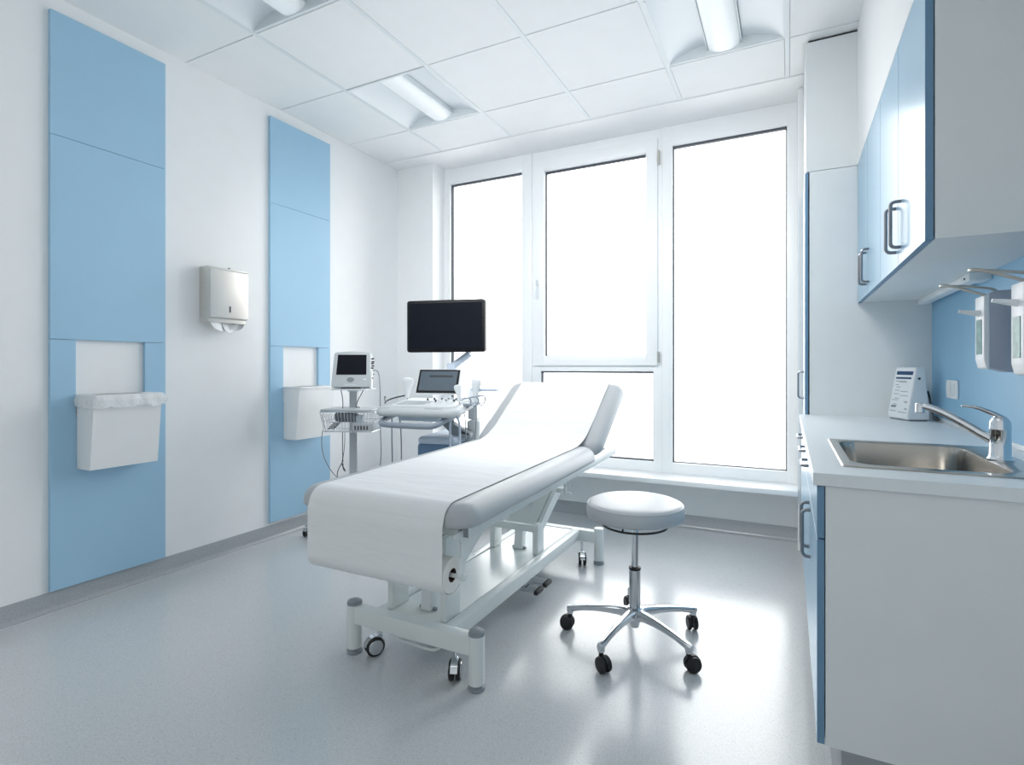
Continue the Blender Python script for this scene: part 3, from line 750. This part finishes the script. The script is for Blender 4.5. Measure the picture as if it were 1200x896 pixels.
# ------------------------------------------------------------------ paper: roll and drawn sheet
RC = (1.4435, .4605); RR = .059
PX0, PX1 = -1.578, -.984
rp = thing('couch_paper', 'white disposable paper drawn from its roll over the examination couch', 'couch paper', (CXc, 1.45, .40))
m = MB(); Tm = Matrix.Translation((PX0, RC[0], RC[1])) @ Matrix.Rotation(PI / 2, 4, 'Y')
Lr = PX1 - PX0
m.lathe([(.0225, 0), (RR - .002, 0), (RR - .002, Lr - .0005), (.0225, Lr - .0005), (.0225, 0)], 48, Tm, cap=False)
part('paper_roll', m, 'paperroll', rp)
m = MB(); m.lathe([(.019, .001), (.0226, .001), (.0226, Lr - .002), (.019, Lr - .002), (.019, .001)], 32, Tm, cap=False); part('core', m, 'core', rp)
prof = []
for k in range(13):
    a = math.radians(-40 - 140 * k / 12); prof.append((RC[0] + (RR + .0005) * math.cos(a), RC[1] + (RR + .0005) * math.sin(a)))
# up the front of the couch
for k in range(1, 9): prof.append((1.3840 + .0015 * k / 8, .4605 + (.630 - .4605) * k / 8))
RT = .066
for k in range(1, 13):
    a = PI / 2 * k / 12; prof.append((1.3855 + .004 + RT * (1 - math.cos(a)), .632 + RT * 1.03 * math.sin(a)))
def top_z(y): return .7002 + math.tan(TILT) * (y - 1.45)
for k in range(1, 40): y = 1.458 + (2.52 - 1.458) * k / 39; prof.append((y, top_z(y)))
# transition + backrest face
n0 = Vector((-math.sin(BA), math.cos(BA))); d0 = Vector((math.cos(BA), math.sin(BA)))
base = Vector((HP.y, HP.z)) + n0 * .0745
pA = Vector((2.52, top_z(2.52))); pI = Vector((2.652, .7255)); pB = base + d0 * .13
for k in range(1, 13):
    u = k / 12; prof.append(tuple(pA * (1 - u) ** 2 + pI * 2 * u * (1 - u) + pB * u * u))
for k in range(1, 22): prof.append(tuple(base + d0 * (.13 + .425 * k / 21)))
for k in range(1, 9):
    a = PI / 2 * k / 8; cc = Vector((HP.y, HP.z)) + d0 * (.608 - .052) + n0 * (.072 - .052); prof.append(tuple(cc + n0 * (.0545 * math.cos(a)) + d0 * (.0545 * math.sin(a))))
prof.append(tuple(Vector(prof[-1]) - n0 * .03))
nx = 48; vs = []; cum = 0; N_ = len(prof); fs = []
def wr(x, s):
    """gentle creases, mostly across the sheet"""
    v = 0
    for f, ph, am in ((19, .3, .0012), (33, 1.7, .0009), (57, 4.1, .0006)): v += am * math.sin(f * s + ph + 1.6 * math.sin(3.3 * x + f)) * (.5 + .5 * math.sin(5 * x + f * .7))
    return v
for i, (y, z) in enumerate(prof):
    if i: cum += math.dist(prof[i - 1], prof[i])
    t0 = Vector(prof[max(0, i - 1)]); t1 = Vector(prof[min(N_ - 1, i + 1)]); tg = (t1 - t0).normalized(); nn = Vector((-tg.y, tg.x))
    amp = 0 if i < 36 else min(1, (i - 36) / 10)
    back = 1.0 + 3.4 * max(0, min(1, (y - 2.5) / .2))
    for k in range(nx + 1):
        x = PX0 + (PX1 - PX0) * k / nx
        e = abs(2 * k / nx - 1) ** 6
        d = (wr(x, cum) + .0015) * amp * back * (1 - .6 * e) * .7
        vs.append((x, y + nn.x * d, z + nn.y * d))
for i in range(N_ - 1):
    for k in range(nx): a = i * (nx + 1) + k; fs.append((a, a + 1, a + nx + 2, a + nx + 1))
m = MB(); m.poly(vs, fs)
o = part('paper_sheet', m, 'paper', rp, angle=80)
# ------------------------------------------------------------------ rolling stool
sx, sy = -.577, 2.18
r = thing('rolling_stool', 'round grey swivel stool on a polished five-star base with black castors', 'stool', (sx, sy, 0))
T = Matrix.Translation((sx, sy, 0))
rs = .200
T0 = T; T = T @ Matrix.Translation((0, 0, .028))
m = MB(); m.lathe([(0, .487), (.188, .487), (.196, .490), (rs, .498), (rs + .001, .515), (rs, .534), (rs - .004, .5405), (rs - .010, .5475), (rs - .024, .5535), (rs - .05, .557), (.1, .5595), (0, .560)], 64, T)
part('seat', m, 'seatvinyl', r, angle=60)
m = MB(); m.tube([(sx + (rs - .0045) * math.cos(a), sy + (rs - .0045) * math.sin(a), .5705) for a in [2 * PI * k / 64 for k in range(64)]], .0022, 6, closed=True); part('piping', m, 'seatvinyl', r)
m = MB(); m.tube([(sx + .133 * math.cos(a), sy + .133 * math.sin(a), .484) for a in [2 * PI * k / 48 for k in range(48)]], .0045, 8, closed=True)
for a in (.4, .4 + 2.1, .4 + 4.2): m.tube([(sx + .133 * math.cos(a), sy + .133 * math.sin(a), .484), (sx + .12 * math.cos(a), sy + .12 * math.sin(a), .517)], .004, 6)
part('lever_ring', m, 'rubber', r)
part('seat_mount', MB().lathe([(0, .458), (.022, .458), (.022, .478), (.05, .482), (.05, .488), (0, .488)], 24, T), 'rubber', r)
T = T0
part('gas_piston', MB().lathe([(0, .30), (.0145, .30), (.0145, .490), (0, .490)], 24, T), 'chrome', r)
part('column', MB().lathe([(0, .115), (.0235, .115), (.0235, .300), (.021, .302), (0, .302)], 28, T), 'alu', r)
part('collar', MB().lathe([(.0235, .296), (.0245, .297), (.0245, .306), (.016, .309), (0, .309)], 28, T), 'rubber', r)
m = MB(); m.lathe([(0, .058), (.017, .058), (.019, .07), (.026, .085), (.036, .10), (.040, .118), (.036, .135), (.027, .142), (0, .142)], 36, T)
part('hub', m, 'alu', r)
PH = math.atan2(2.15 - sy, -.851 - sx)
RS = .278
for k in range(5):
    a = PH + 2 * PI * k / 5 - (.09 if k == 4 else 0); Tr = T @ Matrix.Rotation(a, 4, 'Z')
    loops = []
    for u, zt, h, w_ in ((.022, .137, .050, .024), (.06, .137, .040, .021), (.11, .132, .032, .0175), (.17, .124, .026, .015), (.22, .116, .024, .0145), (.262, .108, .026, .015), (.282, .105, .028, .0145), (.292, .101, .022, .011)):
        lp = []
        for j in range(12):
            b_ = 2 * PI * j / 12; c_, s_ = math.cos(b_), math.sin(b_)
            lp.append((u, w_ * math.copysign(abs(c_) ** .7, c_) * (1 if s_ > 0 else .8), zt - h / 2 + h / 2 * math.copysign(abs(s_) ** .7, s_)))
        loops.append(lp)
    m = MB(); m.rloops(loops, mtx=Tr); m.lathe([(0, .072), (.0135, .072), (.0135, .10), (0, .10)], 16, Tr @ Matrix.Translation((RS, 0, 0)))
    part('base_arm', m, 'alu', r, angle=50)
    sw = a + (.9, 2.1, 2.0, 2.2, 1.2)[k]
    Tc = T @ Matrix.Translation((RS * math.cos(a), RS * math.sin(a), 0)) @ Matrix.Rotation(sw - 0.9, 4, 'Z')
    R = .030
    f = MB(); f.lathe([(0, .040), (.009, .04), (.009, .078), (0, .078)], 14, Tc)
    arc = [(.014 + R * 1.08 * math.cos(t), R + R * 1.08 * math.sin(t)) for t in [-.15 + (PI + .1) * j / 14 for j in range(15)]]
    f.prism(arc + [(.014 - R * .8, R * .6)], -.006, .006, 'y', mtx=Tc @ Matrix.Rotation(0, 4, 'Z'))
    c = part('caster', f, 'rubber', r)
    for s in (-1, 1):
        w2 = MB(); w2.lathe([(0, -.0075), (R - .006, -.0075), (R - .001, -.004), (R, .001), (R - .001, .005), (R - .006, .0075), (0, .0075)], 28, Tc @ Matrix.Translation((.014, s * .0135, R)) @ Matrix.Rotation(PI / 2, 4, 'X'))
        part('wheel', w2, 'rubber', r, parent=c)

# ------------------------------------------------------------------ medical monitor on a rolling stand
O = (-2.65, 2.716); PHI = .38
r = thing('monitor_stand', 'grey rolling pole stand with wire basket below the small monitor', 'stand', (O[0], O[1], 0), PHI)
m = MB(); m.box(-.050, .004, -.0, .040, .09, .985, .006, 3, Matrix.Translation((-.0, .03, 0))); obj('pole', m, 'polegrey', r)
m = MB()
m.lathe([(0, .05), (.07, .05), (.075, .06), (.06, .09), (.035, .11), (0, .11)], 28, Matrix.Translation((-.023, .05, 0)))
angs = [math.radians(197 - math.degrees(PHI) + 0 + 72 * k) for k in range(5)]
a0 = math.atan2(2.494 - O[1], -2.885 - O[0]) - PHI
for k in range(5):
    a = a0 + 2 * PI * k / 5; ce = Vector((-.023, .05)); R_ = .30
    m.tube([(ce.x, ce.y, .075), (ce.x + R_ * .5 * math.cos(a), ce.y + R_ * .5 * math.sin(a), .078), (ce.x + R_ * math.cos(a), ce.y + R_ * math.sin(a), .072)], [.026, .021, .015], 10, flat=.6)
obj('base', m, 'polegrey', r)
for k in range(5):
    a = a0 + 2 * PI * k / 5; x = -.023 + .305 * math.cos(a); y = .05 + .305 * math.sin(a)
    f = MB(); f.cyl((x, y, .03), (x, y, .085), .008); f.box(x - .012, x + .012, y - .02, y + .03, .04, .072, .006, 3)
    c = obj('caster', f, 'alu', r)
    for s in (-1, 1): obj('wheel', MB().lathe([(0, -.006), (.026, -.006), (.029, 0), (.026, .006), (0, .006)], 24, Matrix.Translation((x + s * .012, y + .01, .029)) @ Matrix.Rotation(PI / 2, 4, 'Y')), 'rubber', c)
m = MB(); m.box(-.135, .108, -.07, .12, .984, .992, .003); m.box(-.06, .02, .02, .075, .972, .986, .003); obj('top_plate', m, 'devwhite', r)
m = MB(); m.pad(-.185, .165, -.135, .12, .846, .862, .03, .006, .006); obj('shelf', m, 'polegrey', r)
# basket
m = MB()
def brect(z, ins, rc=.03): return rrect(-.180, .186, -.150, .105, rc, ins, z, 4)
for z, ins, rad in ((.845, 0, .003), (.715, .022, .003)): m.tube(brect(z, ins), rad, 6, closed=True)
m.tube(brect(.78, .010), .0016, 5, closed=True)
top = brect(.845, 0); bot = brect(.715, .022); nn_ = len(top)
for k in range(nn_ - 1):
    pass
def lerp(a, b, t): return tuple(a[i] * (1 - t) + b[i] * t for i in range(3))
for k in range(16):
    u = (k + .5) / 16
    m.tube([(-.175 + .356 * u, -.150, .845), (-.153 + .312 * u, -.128, .715), (-.153 + .312 * u, .083, .715)], .0014, 5)
for k in range(9):
    u = (k + .5) / 9
    for sx_ in (-1, 1): m.tube([(.003 + sx_ * .183, -.145 + .24 * u, .845), (.003 + sx_ * .161, -.125 + .2 * u, .715)], .0014, 5)
obj('basket_wire', m, 'chrome', r)
m = MB(); m.rloops([brect(.835, .002), brect(.717, .023)], False, True); obj('basket_tray', m, 'basket', r)
# things in the basket
def rot(p): c_, s_ = math.cos(PHI), math.sin(PHI); return (O[0] + p[0] * c_ - p[1] * s_, O[1] + p[0] * s_ + p[1] * c_, p[2])
t = thing('pressure_cuff', 'dark rolled blood pressure cuff lying in the wire basket', 'blood pressure cuff', rot((-.01, -.06, .72)), PHI)
m = MB(); m.tube([(-.085, 0, .085), (-.04, -.01, .088), (.01, .0, .082), (.06, .01, .078)], [.030, .034, .032, .026], 14, smooth=1); obj('cuff', m, M['cuff'] if 'cuff' in M else mat('navy_fabric', (34, 44, 62), .8, bump=.3), t)
m = MB(); m.box(.055, .10, -.03, .02, .045, .10, .01, 3); obj('cuff_tab', m, 'lightblue', t)
t = thing('sensor_box', 'pale plastic sensor case with dark connectors in the wire basket', 'case', rot((.09, -.09, .72)), PHI)
m = MB(); m.box(-.06, .075, -.02, .04, 0, .05, .006, 3); obj('case_body', m, 'devgrey', t)
m = MB()
for k in range(5): m.box(-.045 + k * .02, -.033 + k * .02, -.024, -.019, .006, .034, .002)
obj('connector', m, 'darkplastic', t)
t = obj('coiled_lead', MB().tube([rot((-.13 + .02 * math.cos(a * 2.2) + .004 * a, -.08 + .03 * math.sin(a * 2.2), .725 + .004 * a)) for a in [k * .35 for k in range(36)]], .004, 6), 'darkcable', None, label='dark coiled sensor lead at the left end of the wire basket', category='cable')

# the small monitor
t = thing('vital_signs_monitor', 'small grey patient monitor with dark screen on the pole stand', 'patient monitor', rot((-.018, .0, .992)), .52)
TT = Matrix.Rotation(math.radians(-12), 4, 'X')
def lo(m): bmesh.ops.transform(m.bm, matrix=TT, verts=m.bm.verts); return m
m = MB(); pts = [(-.128, .006), (.128, .006), (.130, .03), (.122, .235), (.112, .247), (0, .254), (-.112, .247), (-.122, .235), (-.130, .03)]
m.prism(pts, -.035, .030, 'y', .007, 3); obj('housing', lo(m), 'devgrey', t)
m = MB(); m.prism([(-.100, .090), (.100, .090), (.095, .228), (-.095, .228)], -.0365, -.034, 'y'); obj('screen', lo(m), 'screen', t)
m = MB(); m.lathe([(0, 0), (.024, 0), (.022, .003), (0, .004)], 24, Matrix.Translation((-.004, -.035, .056)) @ Matrix.Rotation(PI / 2, 4, 'X') @ Matrix.Diagonal((1, .72, 1, 1))); obj('navigation_button', lo(m), 'greyplastic', t)
m = MB(); m.box(.078, .102, -.0375, -.034, .052, .062, .001); m.box(-.04, .04, -.037, -.034, .018, .021); obj('small_button', lo(m), 'cloud', t)
m = MB(); m.box(-.07, .06, -.02, .05, -.002, .008); obj('base_strip', lo(m), 'darkplastic', t)
m = MB()
for k, z in enumerate((.205, .187, .172, .158, .140, .10, .07)):
    m.cyl((.124, -.012 + .012 * (k % 2), z), (.141, -.015 + .012 * (k % 2), z), .005, seg=10)
obj('connector', lo(m), 'darkplastic', t)
m = MB(); m.box(.122, .136, -.028, .01, -.004, .12, .004, 2); obj('side_module', lo(m), 'devwhite', t)
m = MB()
m.tube([(.139, -.005, .125), (.165, -.005, .128), (.185, -.01, .10), (.192, -.01, -.05), (.190, -.01, -.25), (.2, -.01, -.45), (.182, -.01, -.60), (.165, 0, -.68)], .003, 6, smooth=2)
MW = Matrix.Translation(t.location) @ Matrix.Rotation(.52, 4, 'Z'); bmesh.ops.transform(m.bm, matrix=MW, verts=m.bm.verts)
obj('monitor_cable', m, 'cable', None, label='thin grey cable hanging from the right side of the small patient monitor', category='cable')
m = MB()
m.tube([(-.075, .0, .0), (-.065, .0, -.04), (-.052, -.02, -.11), (-.05, -.06, -.16)], .0028, 6, smooth=2)
m.tube([(.085, .0, .005), (.06, .0, -.04), (.035, .0, -.09), (.03, -.02, -.13), (.05, -.03, -.118), (.065, -.03, -.135), (.03, -.05, -.17)], .0028, 6, smooth=2)
bmesh.ops.transform(m.bm, matrix=MW, verts=m.bm.verts)
obj('sensor_cable', m, 'darkcable', None, label='dark leads running from under the small patient monitor into the basket', category='cable')
t = obj('hanging_lead', MB().tube([rot(p) for p in ((-.150, -.15, .73), (-.158, -.153, .66), (-.150, -.15, .56), (-.10, -.14, .46), (-.055, -.13, .41), (-.05, -.12, .38))], .0026, 6, smooth=2), 'cable', None, label='thin grey lead looping down from the left of the wire basket', category='cable')
m = MB(); m.tube([rot(p) for p in ((-.030, -.12, .715), (-.026, -.13, .62), (-.024, -.13, .52), (-.045, -.13, .49), (-.065, -.13, .44), (-.06, -.12, .39))], .0026, 6, smooth=2)
m.tube([rot(p) for p in ((-.022, -.13, .53), (-.030, -.135, .505), (-.010, -.135, .47), (-.004, -.135, .455), (-.020, -.135, .475), (-.024, -.13, .51))], .0035, 6, smooth=1)
m.tube([rot(p) for p in ((-.015, -.12, .715), (-.012, -.13, .62), (-.024, -.13, .54), (-.024, -.13, .52))], .002, 6, smooth=2)
obj('knotted_lead', m, 'darkcable', None, label='dark knotted lead hanging in front of the grey stand pole', category='cable')

# ------------------------------------------------------------------ ultrasound cart
O2 = (-2.10, 2.90); PHI2 = .2
r = thing('ultrasound_machine', 'white ultrasound machine with large black monitor behind the couch', 'ultrasound machine', (O2[0], O2[1], 0), PHI2)
m = MB(); m.box(-.17, .22, -.12, .42, .10, .16, .03, 4); obj('chassis', m, 'devwhite', r)
for x, y in ((-.15, -.10), (.20, -.10), (-.15, .40), (.20, .40)):
    c = obj('caster', MB().cyl((x, y, .05), (x, y, .12), .012), 'greyplastic', r)
    obj('wheel', MB().lathe([(0, -.018), (.045, -.018), (.05, 0), (.045, .018), (0, .018)], 24, Matrix.Translation((x, y, .05)) @ Matrix.Rotation(PI / 2, 4, 'Y')), 'rubber', c)
m = MB(); m.box(-.093, .17, -.12, .36, .16, .652, .03, 4); obj('system_cabinet', m, 'slate', r)
m = MB(); m.box(-.090, .172, -.118, .36, .635, .690, .026, 4); obj('cabinet_top', m, 'lightblue', r)
m = MB(); m.prism([(.00, .80), (.05, .80), (.24, .71), (.24, .675), (.12, .685)], -.02, .06, 'y', .006, 2); obj('lift_strut', m, 'greyplastic', r)
m = MB(); m.tube([(.14, .02, .725), (.18, .0, .715), (.23, -.01, .700)], [.02, .024, .012], 10); obj('connector_bundle', m, 'darkplastic', r)
m = MB(); m.box(.18, .272, .06, .30, .60, .785, .02, 3); m.box(.175, .235, .10, .20, .785, 1.0, .01, 3); obj('rear_column', m, 'devwhite', r)
m = MB(); m.pad(-.06, .12, -.16, .16, .79, .86, .04, .01, .02); obj('console_neck', m, 'devgrey', r)
# console body: sloped, rounded
loops = []
def con(z, ins, yf=0.0):
    base_ = rrect(-.305, .262, -.31, .135, .085, ins, 0, 8)
    return [(x * (1.0 - .10 * max(0, (y + .1)) / .2), y, z + .22 * max(0, (y + .31)) * 0 + (y + .31) * .10) for x, y, _ in base_]
for z, ins in ((.828, .03), (.833, .012), (.842, .003), (.855, 0), (.868, .002), (.877, .010), (.880, .02)): loops.append(con(z, ins))
m = MB(); m.rloops(loops); obj('console', m, 'devgrey', r, angle=50)
def ct(x, y, z=0): return (x, y, .881 + (y + .31) * .10 + z)
m = MB(); loops = []
for dz, ins in ((0, 0), (.006, .004), (.008, .012)):
    loops.append([ct(x, y, dz) for x, y, _ in rrect(-.235, .205, -.215, .09, .04, ins, 0, 6)])
m.rloops(loops); obj('key_panel', m, 'devwhite', r)
m = MB()
for j in range(5):
    for i in range(9):
        x = -.19 + i * .022; y = -.185 + j * .030
        p = ct(x, y, .009); m.box(p[0] - .008, p[0] + .008, p[1] - .010, p[1] + .010, p[2] - .002, p[2] + .003, .001, 1)
obj('key', m, 'devgrey', r, kind='stuff')
m = MB()
for i, (x, y) in enumerate([(.02 + .035 * a, -.02 + .035 * b_) for a in range(6) for b_ in range(3)] + [(.03, -.12), (.07, -.10), (.11, -.08), (.15, -.09)]):
    m.lathe([(0, 0), (.009, 0), (.008, .010), (0, .011)], 14, Matrix.Translation(ct(x * .95, y, .008)))
obj('dial', m, 'endplate', r, kind='stuff')
m = MB()
for x, y in ((-.06, -.02), (-.02, .0), (.03, .01), (.08, .0), (.13, .01), (.02, -.07), (.09, -.06), (.14, -.05)):
    m.lathe([(0, 0), (.006, 0), (.006, .013), (0, .014)], 12, Matrix.Translation(ct(x, y, .008)))
obj('dark_key', m, 'darkplastic', r, kind='stuff')
m = MB(); m.lathe([(.016, 0), (.016, .004), (.012, .010), (0, .012)], 20, Matrix.Translation(ct(.03, -.15, .007))); obj('trackball', m, 'cloud', r)
for x0_, x1_ in ((-.265, -.19), (.04, .17)):
    m = MB(); m.prism([ct(x0_, 0)[:1] + (-.285,), (x0_ + .01, -.255), (x1_, -.255), (x1_ - .02, -.285)], .8825, .8845, 'z', .001, 1); obj('grip_recess', m, 'greyplastic', r)
m = MB(); m.tube([(-.235, .0, .845), (-.245, -.18, .825), (-.25, -.27, .805), (-.235, -.315, .79), (-.19, -.33, .785), (.08, -.33, .779), (.13, -.315, .785), (.165, -.26, .81), (.185, -.16, .84), (.185, .0, .85)], .0175, 12, smooth=2)
obj('front_handle', m, 'midgrey', r)
m = MB(); m.box(-.17, .10, -.22, .0, .800, .832, .01, 2); obj('under_tray', m, 'lightblue', r)
# touch screen
TS = Matrix.Translation((.0, -.01, .962)) @ Matrix.Diagonal((1.12, 1, 1.0, 1)) @ Matrix.Rotation(math.radians(-22), 4, 'X')
m = MB(); m.prism([(-.135, -.002), (.135, -.002), (.135, .172), (-.135, .172)], -.008, .018, 'y', .006, 3); bmesh.ops.transform(m.bm, matrix=TS, verts=m.bm.verts); ts = obj('touch_panel', m, 'devwhite', r)
m = MB(); m.prism([(-.131, .002), (.131, .002), (.131, .168), (-.131, .168)], -.011, -.007, 'y', .0015, 1); bmesh.ops.transform(m.bm, matrix=TS, verts=m.bm.verts); obj('bezel', m, 'bezel', ts)
m = MB(); m.box(-.118, .118, -.0125, -.0105, .018, .155); bmesh.ops.transform(m.bm, matrix=TS, verts=m.bm.verts); obj('screen', m, mat('touch_screen_glass', (92, 104, 114), .15, noise=.02), ts)
m = MB(); m.box(-.06, .09, -.0132, -.0118, .112, .126); bmesh.ops.transform(m.bm, matrix=TS, verts=m.bm.verts); obj('status_bar', m, 'darkplastic', ts)
# monitor arm
m = MB(); m.box(.005, .055, .155, .20, .95, 1.155, .006, 2); m.box(.0, .06, .15, .205, 1.12, 1.165, .008, 2); obj('arm_post', m, 'lightblue', r)
m = MB(); m.tube([(.03, .18, 1.14), (.16, .19, 1.235)], .032, 12, flat=.8); m.tube([(.15, .19, 1.235), (.14, .17, 1.30), (.06, .14, 1.36)], .018, 10); obj('monitor_arm', m, 'lightblue', r)
mm = MB(); mm.prism([(x, z) for x, z, _ in rrect(-.266, .302, 1.24, 1.595, .018, 0, 0, 6)], .085, .125, 'y', .003, 2); mo = obj('monitor', mm, 'bezel', r)
obj('screen', MB().box(-.248, .284, .0835, .0855, 1.262, 1.575), 'screen', mo)
obj('monitor_back', MB().box(-.18, .22, .122, .16, 1.29, 1.54, .015, 3), 'darkplastic', mo)
m = MB(); m.tube([(.20, .1, .988), (.25, .1, .986), (.28, .1, .989)], .008, 10); m.box(.25, .40, .03, .12, .978, .998, .006, 3); obj('side_tray', m, 'lightblue', r)
# probe holders
m = MB()
for x, y in ((.262, -.13), (.290, -.07), (.315, -.01)):
    z = .915 + (y + .3) * .07
    m.tube([(x - .03, y, z + .012), (x, y - .022, z + .02), (x + .022, y - .012, z + .018), (x + .024, y + .01, z - .005), (x + .01, y + .016, z - .035), (x - .012, y + .006, z - .05)], .0045, 8, smooth=2)
m.box(.235, .30, -.14, .02, .895, .91, .004); obj('probe_holder', m, 'midgrey', r)
m = MB(); m.tube([(-.30, -.15, .905), (-.318, -.10, .916), (-.30, -.04, .932), (-.25, .02, .945)], .005, 8, smooth=2); m.tube([(-.335, -.09, .912), (-.338, -.09, .935), (-.334, -.09, .948), (-.330, -.09, .935)], .0025, 6, smooth=1); obj('cable_hook', m, 'darkplastic', r)
m = MB(); m.tube([(.148, -.13, .60), (.145, -.13, .74), (.150, -.13, .81), (.175, -.13, .838), (.20, -.13, .82), (.214, -.13, .76), (.212, -.13, .60)], .008, 8, smooth=2); obj('loop_cable', m, 'lightblue', r)
m = MB(); m.tube([(-.266, -.12, .85), (-.268, -.12, .7), (-.262, -.12, .45), (-.25, -.1, .3)], .004, 6, smooth=1); m.tube([(-.222, -.12, .85), (-.205, -.12, .78), (-.198, -.12, .62), (-.20, -.12, .45), (-.2, -.1, .3)], .004, 6, smooth=1); obj('hanging_cable', m, 'cable', r)
m = MB()
for x, y in ((.130, -.2), (.165, -.2), (.185, -.2)): m.lathe([(0, 0), (.010, 0), (.010, .014), (0, .014)], 12, Matrix.Translation((x, y, .818)))
obj('under_knob', m, 'greyplastic', r)
def rot2(p): c_, s_ = math.cos(PHI2), math.sin(PHI2); return (O2[0] + p[0] * c_ - p[1] * s_, O2[1] + p[0] * s_ + p[1] * c_, p[2])
def probe(p, ang, label, scale=1.0, cabpts=None, wide=1.15):
    t = thing('ultrasound_probe', label, 'ultrasound probe', rot2(p), PHI2, 'ultrasound probes in their holders')
    Rm = Matrix.Rotation(ang, 4, 'Y') @ Matrix.Diagonal((scale * wide, scale * .8, scale, 1))
    m = MB(); m.lathe([(0, -.045), (.008, -.045), (.012, -.03), (.014, .0), (.019, .028), (.026, .050), (.026, .068), (0, .070)], 20, Rm); b_ = obj('probe_body', m, 'devwhite', t, angle=60)
    m = MB(); m.lathe([(0.0262, .066), (.025, .076), (.018, .083), (0, .086)], 20, Rm); obj('probe_head', m, 'endplate', t)
    if cabpts: obj('probe_cable', MB().tube(cabpts, .0035, 6, smooth=2), 'cable', t)
probe((-.228, .02, .978), .1, 'white ultrasound probe standing at the left end of the console', 1.05, [(0, 0, -.045), (0, .0, -.07), (-.02, .03, -.09)], 1.35)
probe((.195, -.10, .955), -.15, 'white ultrasound probe in the front holder beside the touch panel', .85, [(0, 0, -.04), (.03, -.03, -.07), (.055, -.03, -.12), (.056, -.02, -.3), (.055, 0, -.4)])
probe((.262, .02, .965), .05, 'wide grey-topped ultrasound probe in the rear holder on the right', 1.15, [(0, 0, -.04), (.01, -.01, -.10), (.01, -.02, -.25), (.0, -.03, -.35)])
# ------------------------------------------------------------------ light, sky, camera
w = bpy.data.worlds.new('sky'); SC.world = w; w.use_nodes = True
N = w.node_tree.nodes; N['Background'].inputs['Color'].default_value = (0.99, 1.0, 1.0, 1); N['Background'].inputs['Strength'].default_value = SKY
_N = w.node_tree.nodes; _L = w.node_tree.links
_tc = _N.new('ShaderNodeTexCoord'); _sp = _N.new('ShaderNodeSeparateXYZ'); _L.new(_tc.outputs['Generated'], _sp.inputs['Vector'])
_mr = _N.new('ShaderNodeMapRange'); _mr.inputs['From Min'].default_value = -.12; _mr.inputs['From Max'].default_value = .25
_mr.inputs['To Min'].default_value = GROUND; _mr.inputs['To Max'].default_value = SKY
_L.new(_sp.outputs['Z'], _mr.inputs['Value']); _L.new(_mr.outputs['Result'], _N['Background'].inputs['Strength'])
def area(name, loc, rot, sx_, sy_, power, col=(1, 1, 1), portal=False):
    l = bpy.data.lights.new(name, 'AREA'); l.shape = 'RECTANGLE'; l.size = sx_; l.size_y = sy_; l.energy = power; l.color = col
    o = bpy.data.objects.new(name, l); COL.objects.link(o); o.location = loc; o.rotation_euler = rot
    if portal: l.cycles.is_portal = True
    return o
    return o
area('window_portal', (-1.33, 4.0, 1.62), (math.radians(-90), 0, 0), 2.8, 2.5, 1, portal=True)
area('room_lamp', (-1.3, 1.60, 2.66), (math.radians(56), 0, 0), 2.2, .40, WINDOW_END_FILL, (1.0, .995, .985)).data.spread = math.radians(105)  # added fill out of view, brightens the window end; not a room fixture
area('rear_lamp', (-1.5, -.6, 2.82), (0, 0, 0), 1.8, 1.2, FILL, (1.0, .995, .985))  # unseen soft fill added behind the camera
cam = bpy.data.cameras.new('camera'); co = bpy.data.objects.new('camera', cam); COL.objects.link(co)
co.location = (0, 0, 1.1375); co.rotation_euler = (math.radians(90), 0, .45126)
cam.sensor_width = 36; cam.lens = 621.965 / 1200 * 36; cam.shift_x = -22.757 / 1200; cam.shift_y = -17.843 / 1200; cam.clip_start = .02
SC.camera = co
SC.view_settings.view_transform = 'Standard'; SC.view_settings.look = 'None'; SC.view_settings.exposure = EXPO; SC.view_settings.gamma = 1.0
SC.cycles.use_denoising = True; SC.cycles.max_bounces = 12; SC.cycles.diffuse_bounces = 8; SC.cycles.transparent_max_bounces = 12; SC.cycles.sample_clamp_indirect = 6
SC.cycles.use_adaptive_sampling = False
